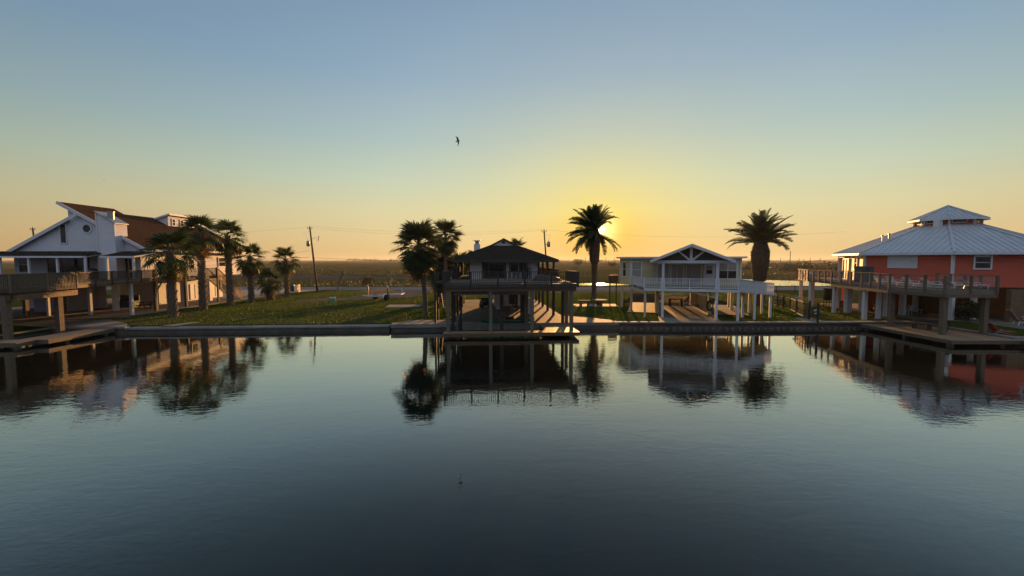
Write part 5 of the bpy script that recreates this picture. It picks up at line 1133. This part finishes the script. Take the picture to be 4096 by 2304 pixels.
for i, (px_, ptop, pb) in enumerate(((2341, 1029, 1041), (2423, 1030, 1041), (2456, 1029, 1041), (2994, 1034, 1046), (3017, 1009, 1047), (3120, 1032, 1044), (3158, 1005, 1048), (3194, 1032, 1047), (3239, 1031, 1048), (3278, 1031, 1050))):
    Yp = 520 if ptop > 1015 else 330
    X_ = (px_ - 2048) / 1719 * Yp; zt_ = CAMZ + (1041 - ptop) / 1719 * Yp
    t = thing('power_pole', ['thin', 'slender', 'narrow'][i % 3] + ' far power pole on the horizon, number %s from the left' % ['one', 'two', 'three', 'four', 'five', 'six', 'seven', 'eight', 'nine', 'ten'][i], 'utility pole', (X_, Yp, .42), 0, 'far power poles on the horizon')
    MB().tube([(0, 0, 0), (0, 0, zt_ - .42)], [.32, .22], 6).build('mast', 'pole_wood', t); MB().box(-.9, .9, -.06, .06, zt_ - 1.1, zt_ - .95).build('cross_arm', 'pole_wood', t)

# ------------------------------------------------------------ lawn things
t = thing('dead_trunk', 'leaning broken dead palm trunk beside the road', 'tree trunk', (-31.15, 76.3, Z0))
MB().tube([(0, 0, -.1), (.35, 0, 1.2), (.75, 0, 2.2), (1.0, 0, 2.9), (1.12, 0, 3.45), (1.14, 0, 3.75)], [.12, .15, .2, .25, .2, .06], 10).build('trunk', 'dead_trunk', t)
MB().tube([(.95, 0, 2.5), (1.25, 0, 2.9), (1.22, 0, 3.3)], [.08, .06, .02], 6).build('stub', 'dead_trunk', t)
t = thing('bin_rack', 'orange lit wooden bin rack by the road behind the slim palm', 'bin rack', (-37.4, 73.2, Z0), R(8))
for x in (-1.0, 1.0):
    for i in range(4): MB().box(x - .03, x + .03, -.5 + i * .26, -.28 + i * .26, 0, 1.35).build('side_slat', 'fresh_wood_sunlit', t)
MB().box(-1.0, 1.0, .5, .54, .25, .45).box(-1.0, 1.0, .5, .54, .9, 1.1).build('back_rail', 'fresh_wood_sunlit', t); MB().box(-1.0, 1.0, -.5, .5, .12, .16).build('floor', 'fresh_wood_sunlit', t)
MB().box(-.3, .25, -.3, .3, .17, 1.25).build('bin', 'black_metal', t); MB().box(.3, .75, -.3, .3, .17, 1.15).build('bin', 'cream_wall', t)
t = thing('lot_sign', 'small green and white yard sign with blue oval on the lawn', 'sign', (-21.8, 52.0, Z0), R(4))
for x in (-.37, .37): MB().cbox(x, 0, 0, 1.0, .03).build('stake', 'black_metal', t)
bd = MB().box(-.38, .38, -.012, .012, .14, 1.02).build('board', 'sign_green', t)
MB().box(-.38, .38, -.016, -.0125, .82, 1.02).build('header', 'plastic_white', bd)
ov = MB(); ov.v = [(.26 * math.cos(2 * math.pi * i / 20), -.017, .42 + .09 * math.sin(2 * math.pi * i / 20)) for i in range(20)]; ov.f = [tuple(range(20))]; ov.build('oval', 'sign_blue', bd)
for (x, y, h, lab, m) in ((-21.4, 63.7, 1.55, 'black gate post with white cap left of the boat trailer', 'black_metal'), (-16.75, 57.9, 1.75, 'brown gate post with white cap right of the boat trailer', 'pole_wood')):
    t = thing('gate_post', lab, 'post', (x, y, Z0)); MB().cbox(0, 0, 0, h, .16).build('shaft', m, t); MB().tube([(0, 0, h), (0, 0, h + .28)], .07, 8).build('cap', 'plastic_white', t)
single(MB().tube([(-21.4, 63.7, 1.75), (-19, 60.8, 1.62), (-16.75, 57.9, 1.8)], .02, 5), 'gate_cable', 'wire', 'dark cable slung between the two gate posts', 'cable')
t = thing('boat_trailer', 'empty white boat trailer with bunks parked on the lawn', 'trailer', (-17.6, 59.8, Z0), R(52))
t.scale = (1.22, 1.22, 1.22)
for y in (-.85, .85):
    MB().bar((-2.2, y, .52), (1.4, y, .52), .09, .12).build('frame_rail', 'white_paint', t)
    MB().bar((1.4, y, .52), (2.7, 0, .55), .09, .12).build('tongue_rail', 'white_paint', t)
    MB().tube([(-.7, y * 1.25 - .1, .32), (-.7, y * 1.25 + .1, .32)], .32, 18).build('wheel', 'rubber', t)
    fd = MB()
    for i in range(8):
        a0 = math.pi * i / 8; a1 = math.pi * (i + 1) / 8; q = lambda a, s: (-.7 + .46 * math.cos(a), y * 1.25 + s * .14, .34 + .42 * math.sin(a))
        fd.quad(q(a0, -1), q(a1, -1), q(a1, 1), q(a0, 1))
    fd.build('fender', 'white_paint', t)
for x in (-2.2, -.9, .3, 1.4): MB().bar((x, -.85, .52), (x, .85, .52), .1, .1).build('crossmember', 'white_paint', t)
for y, z in ((-.66, .98), (-.25, .8), (.25, .8), (.66, .98)):
    MB().bar((-2.3, y, z), (1.0, y, z + .1), .15, .12).build('bunk', 'fresh_wood_sunlit', t); MB().cbox(-1.5, y, .57, z - .045, .05).build('bunk_bracket', 'galvanised', t); MB().cbox(.3, y, .57, z - .02, .05).build('bunk_bracket', 'galvanised', t)
MB().bar((2.35, 0, .6), (2.2, 0, 1.25), .08, .08).build('winch_post', 'white_paint', t); MB().tube([(2.65, .12, .02), (2.65, .12, .85)], .04, 8).build('jack', 'galvanised', t); MB().box(2.6, 2.85, -.05, .05, .5, .6).build('coupler', 'galvanised', t)
MB().bar((-2.25, -1.1, .55), (-2.25, 1.1, .55), .08, .1).build('light_bar', 'white_paint', t)
t = thing('marker_post', 'reflective yellow road marker post beyond the road', 'road marker', (-25.6, 91.4, .42))
MB().tube([(0, 0, 0), (0, 0, 3.4)], .035, 6).build('stake', 'galvanised', t); MB().box(-.14, .14, -.03, .0, 1.1, 1.75).build('lower_plate', 'fresh_wood_sunlit', t); MB().box(-.12, .12, -.03, .0, 2.75, 3.4).build('upper_plate', 'fresh_wood_sunlit', t)
bush('roadside_bush', 'rounded green bush on the far roadside behind the trailer', (-30.5, 91.0, .45), 1.5, 2.2, 900, .14, 'marsh_leaf')
t = thing('post_box_stand', 'dark wooden box on two posts left of the yellow house', 'box', (12.72, 54.0, Z0))
for x in (-.41, .41): MB().cbox(x, 0, 0, 2.62, .13).build('post', 'dark_wood', t)
MB().box(-.52, .52, -.3, .3, 2.63, 3.52).build('box', 'dark_wood', t); MB().box(-.58, .58, -.36, .36, 3.525, 3.6).build('lid', 'deck_wood_grey', t)  # lid coloured paler to stand for light on the box top
t = thing('stone_bench', 'stone garden bench near the date palm with the sun', 'bench', (8.7, 51.3, .575), R(-5))
MB().box(-.75, .75, -.25, .25, .5, .64).build('seat', 'stone', t)
for x in (-.45, .45): MB().box(x - .16, x + .16, -.2, .2, 0, .5).build('leg', 'stone', t)
t = thing('fire_ring', 'round stone table right of the garden bench by the sun palm', 'table', (10.6, 52.0, .575))
MB().tube([(0, 0, .52), (0, 0, .66)], .95, 20).build('top', 'stone', t); MB().tube([(0, 0, 0), (0, 0, .52)], [.4, .32], 12).build('pedestal', 'stone', t)
bush('garden_shrub', 'low dark shrub at the foot of the box on posts', (13.9, 53.2, .55), .5, .7, 260, .1)
# fence between the yellow and red houses
FP = [(33.4, 57.8), (32.5, 55.2), (32.0, 52.8), (31.45, 50.7), (31.0, 48.9), (30.5, 46.9), (29.4, 44.2)]
t = thing('garden_fence', 'black post garden fence with netting between yellow and red houses', 'fence', (30.5, 47, Z0), worldcoords=True)
for (x, y) in FP: post(t, 'fence_post', x, y, Z0, Z0 + 1.45, .1, 'black_metal')
for k in range(len(FP) - 1):
    a = Vector((*FP[k], 0)); b = Vector((*FP[k + 1], 0))
    for z in (.66, 1.85): MB().bar(a + Vector((0, 0, z)), b + Vector((0, 0, z)), .05, .07).build('fence_rail', 'pole_wood', t)
    w_ = MB(); L_ = (b - a).length; n = int(L_ / .16)
    for i in range(n): q = a.lerp(b, (i + .5) / n); w_.bar(q + Vector((0, 0, .65)), q + Vector((0, 0, 1.85)), .008, .008)
    for i in range(8): z = Vector((0, 0, .7 + i * .15)); w_.bar(a + z, b + z, .007, .007)
    wo = w_.build('netting', 'wire', t); wo['kind'] = 'stuff'
GP = [(29.2, 43.8), (27.5, 39.8)]
t = thing('mesh_panel', 'tan framed mesh gate panel leaning at the end of the garden fence', 'gate', (28.3, 41.8, Z0), worldcoords=True)
a = Vector((*GP[0], 0)); b = Vector((*GP[1], 0))
for q in (a, b): post(t, 'end_post', q.x, q.y, Z0, Z0 + 1.5, .09, 'deck_wood')
for z in (.62, 1.98): MB().bar(a + Vector((0, 0, z)), b + Vector((0, 0, z)), .06, .06).build('rail', 'deck_wood', t)
w_ = MB()
for i in range(30): q = a.lerp(b, (i + .5) / 30); w_.bar(q + Vector((0, 0, .65)), q + Vector((0, 0, 1.95)), .008, .008)
for i in range(9): z = Vector((0, 0, .7 + i * .15)); w_.bar(a + z, b + z, .007, .007)
wo = w_.build('netting', 'wire', t); wo['kind'] = 'stuff'
MB().box(28.95, 29.45, 43.7, 43.95, 2.06, 2.2).build('hung_cloth', 'blue_plastic', t)
t = thing('walk_gate', 'narrow black walk gate with white bird ornament on the seawall path', 'gate', (27.0, 38.2, Z0), worldcoords=True)
for (x, y) in ((27.35, 39.3), (26.6, 37.15)): post(t, 'gate_post', x, y, Z0, Z0 + 1.75, .13, 'black_metal')
w_ = MB(); a = Vector((27.35, 39.3, 0)); b = Vector((26.6, 37.15, 0))
for i in range(18): q = a.lerp(b, (i + .5) / 18); w_.bar(q + Vector((0, 0, .75)), q + Vector((0, 0, 1.9)), .012, .012)
for z in (.75, 1.3, 1.9): w_.bar(a + Vector((0, 0, z)), b + Vector((0, 0, z)), .03, .03)
w_.build('gate_mesh', 'wire', t)
on = MB(); q = a.lerp(b, .86)
for (dz, s) in ((1.62, .17), (1.36, .14)):
    on.tube([(q.x - .3 * s / .17, q.y - .05, dz - .04), (q.x - .08, q.y - .06, dz), (q.x + .12, q.y - .06, dz + .06), (q.x + .2, q.y - .05, dz + .02)], [.02, s * .5, s * .42, .02], 8)
on.build('bird_ornament', 'plastic_white', t, True)
t = thing('road_fence', 'wire road fence with dark posts behind the red house lawn', 'fence', (50, 70.6, Z0), worldcoords=True)
for i in range(9): post(t, 'fence_post', 38 + i * 3.0, 71.6 - i * .12, Z0, Z0 + 1.25, .09, 'black_metal')
for z in (.95, 1.35, 1.72): MB().bar((38, 71.6, z), (62, 70.64, z), .014, .014).build('wire_strand', 'wire', t)
post(t, 'tall_post', 37.0, 72.0, Z0, Z0 + 2.6, .3, 'pole_wood')
t = thing('wheelbarrow', 'dark wheelbarrow on the lawn behind the garden fence', 'wheelbarrow', (33.2, 53.0, Z0), R(10))
MB().prism([(-.45, -.3), (.45, -.22), (.45, .22), (-.45, .3)], .45, .72).build('tray', 'teal_plastic', t); MB().tube([(.6, -.05, .2), (.6, .05, .2)], .2, 14).build('wheel', 'rubber', t)
for y in (-.22, .22): MB().bar((.6, y * .3, .22), (-1.0, y * 1.3, .6), .04, .04).build('handle', 'pole_wood', t); MB().bar((-.3, y, .45), (-.4, y, 0), .03, .03).build('leg', 'black_metal', t)

# ------------------------------------------------------------ birds
def gull(label, px_, py_, Y_, span, roll, yaw, pitch=0):
    X_, Z_ = at_depth(px_, py_, Y_); m = MB(); S = span / 2
    # one continuous body: head, trunk, tail as a tube, wings as thick tapered strips sharing the shoulder
    m.tube([(-.42 * S, 0, 0), (-.34 * S, 0, .01), (-.15 * S, 0, .0), (.05 * S, 0, -.01), (.22 * S, 0, 0), (.32 * S, 0, .02), (.40 * S, 0, .0)], [.055 * S, .035 * S, .085 * S, .11 * S, .07 * S, .065 * S, .01 * S], 8)
    for s in (-1, 1):
        st_ = [(0.0, .04, .17, .02), (.30, .10, .17, .13), (.55, .10, .12, .16), (.8, -.06, .08, .10), (1.0, -.24, .01, .02)]
        i0 = len(m.v)
        for (y, x, c, z) in st_:
            for (dx, dz) in ((c, 0), (0, .018), (-c, 0), (0, -.01)): m.v.append(((x + dx) * S, s * y * S, (z + dz) * S))
        for k in range(len(st_) - 1):
            for j in range(4): m.f.append((i0 + k * 4 + j, i0 + k * 4 + (j + 1) % 4, i0 + (k + 1) * 4 + (j + 1) % 4, i0 + (k + 1) * 4 + j))
        m.f.append(tuple(i0 + (len(st_) - 1) * 4 + j for j in range(4)))
    o = m.build('gull', 'bird_grey', None, True, off=(0, 0, 0)); o.location = (X_, Y_, Z_); o.rotation_euler = (roll, pitch, yaw)
    return tag(o, label, 'bird', 'birds in the sky')
gull('grey gull banking in the open sky left of the sun', 1831, 564, 46, 1.3, R(72), R(-14), R(-20))
gull('tiny far bird high at the left above the white roof', 416, 722, 190, 1.1, R(10), R(20))
gull('tiny far bird in the yellow sky above the dark house', 2210, 707, 190, 1.1, R(5), R(90))
gull('tiny far bird right of the sun above the yellow house', 2627, 877, 230, 1.1, R(8), R(30))
gull('tiny far bird in front of the red house roof slope', 3611, 864, 170, 1.1, R(8), R(80))

# ------------------------------------------------------------ air: thin sea haze round the whole scene
hz = MB().box(-2600, 2600, -420, 2600, -2.6, 24.0).build('haze', None, None, off=(0, 0, 0)); hz['kind'] = 'stuff'
hm = bpy.data.materials.new('haze_air'); hm.use_nodes = True; hm.node_tree.nodes.clear()
pv = hm.node_tree.nodes.new('ShaderNodeVolumePrincipled'); pv.inputs['Color'].default_value = (0.86, 0.88, 0.92, 1); pv.inputs['Density'].default_value = 0.00011; pv.inputs['Anisotropy'].default_value = 0.35
ho = hm.node_tree.nodes.new('ShaderNodeOutputMaterial'); hm.node_tree.links.new(pv.outputs[0], ho.inputs['Volume']); hz.data.materials.append(hm)
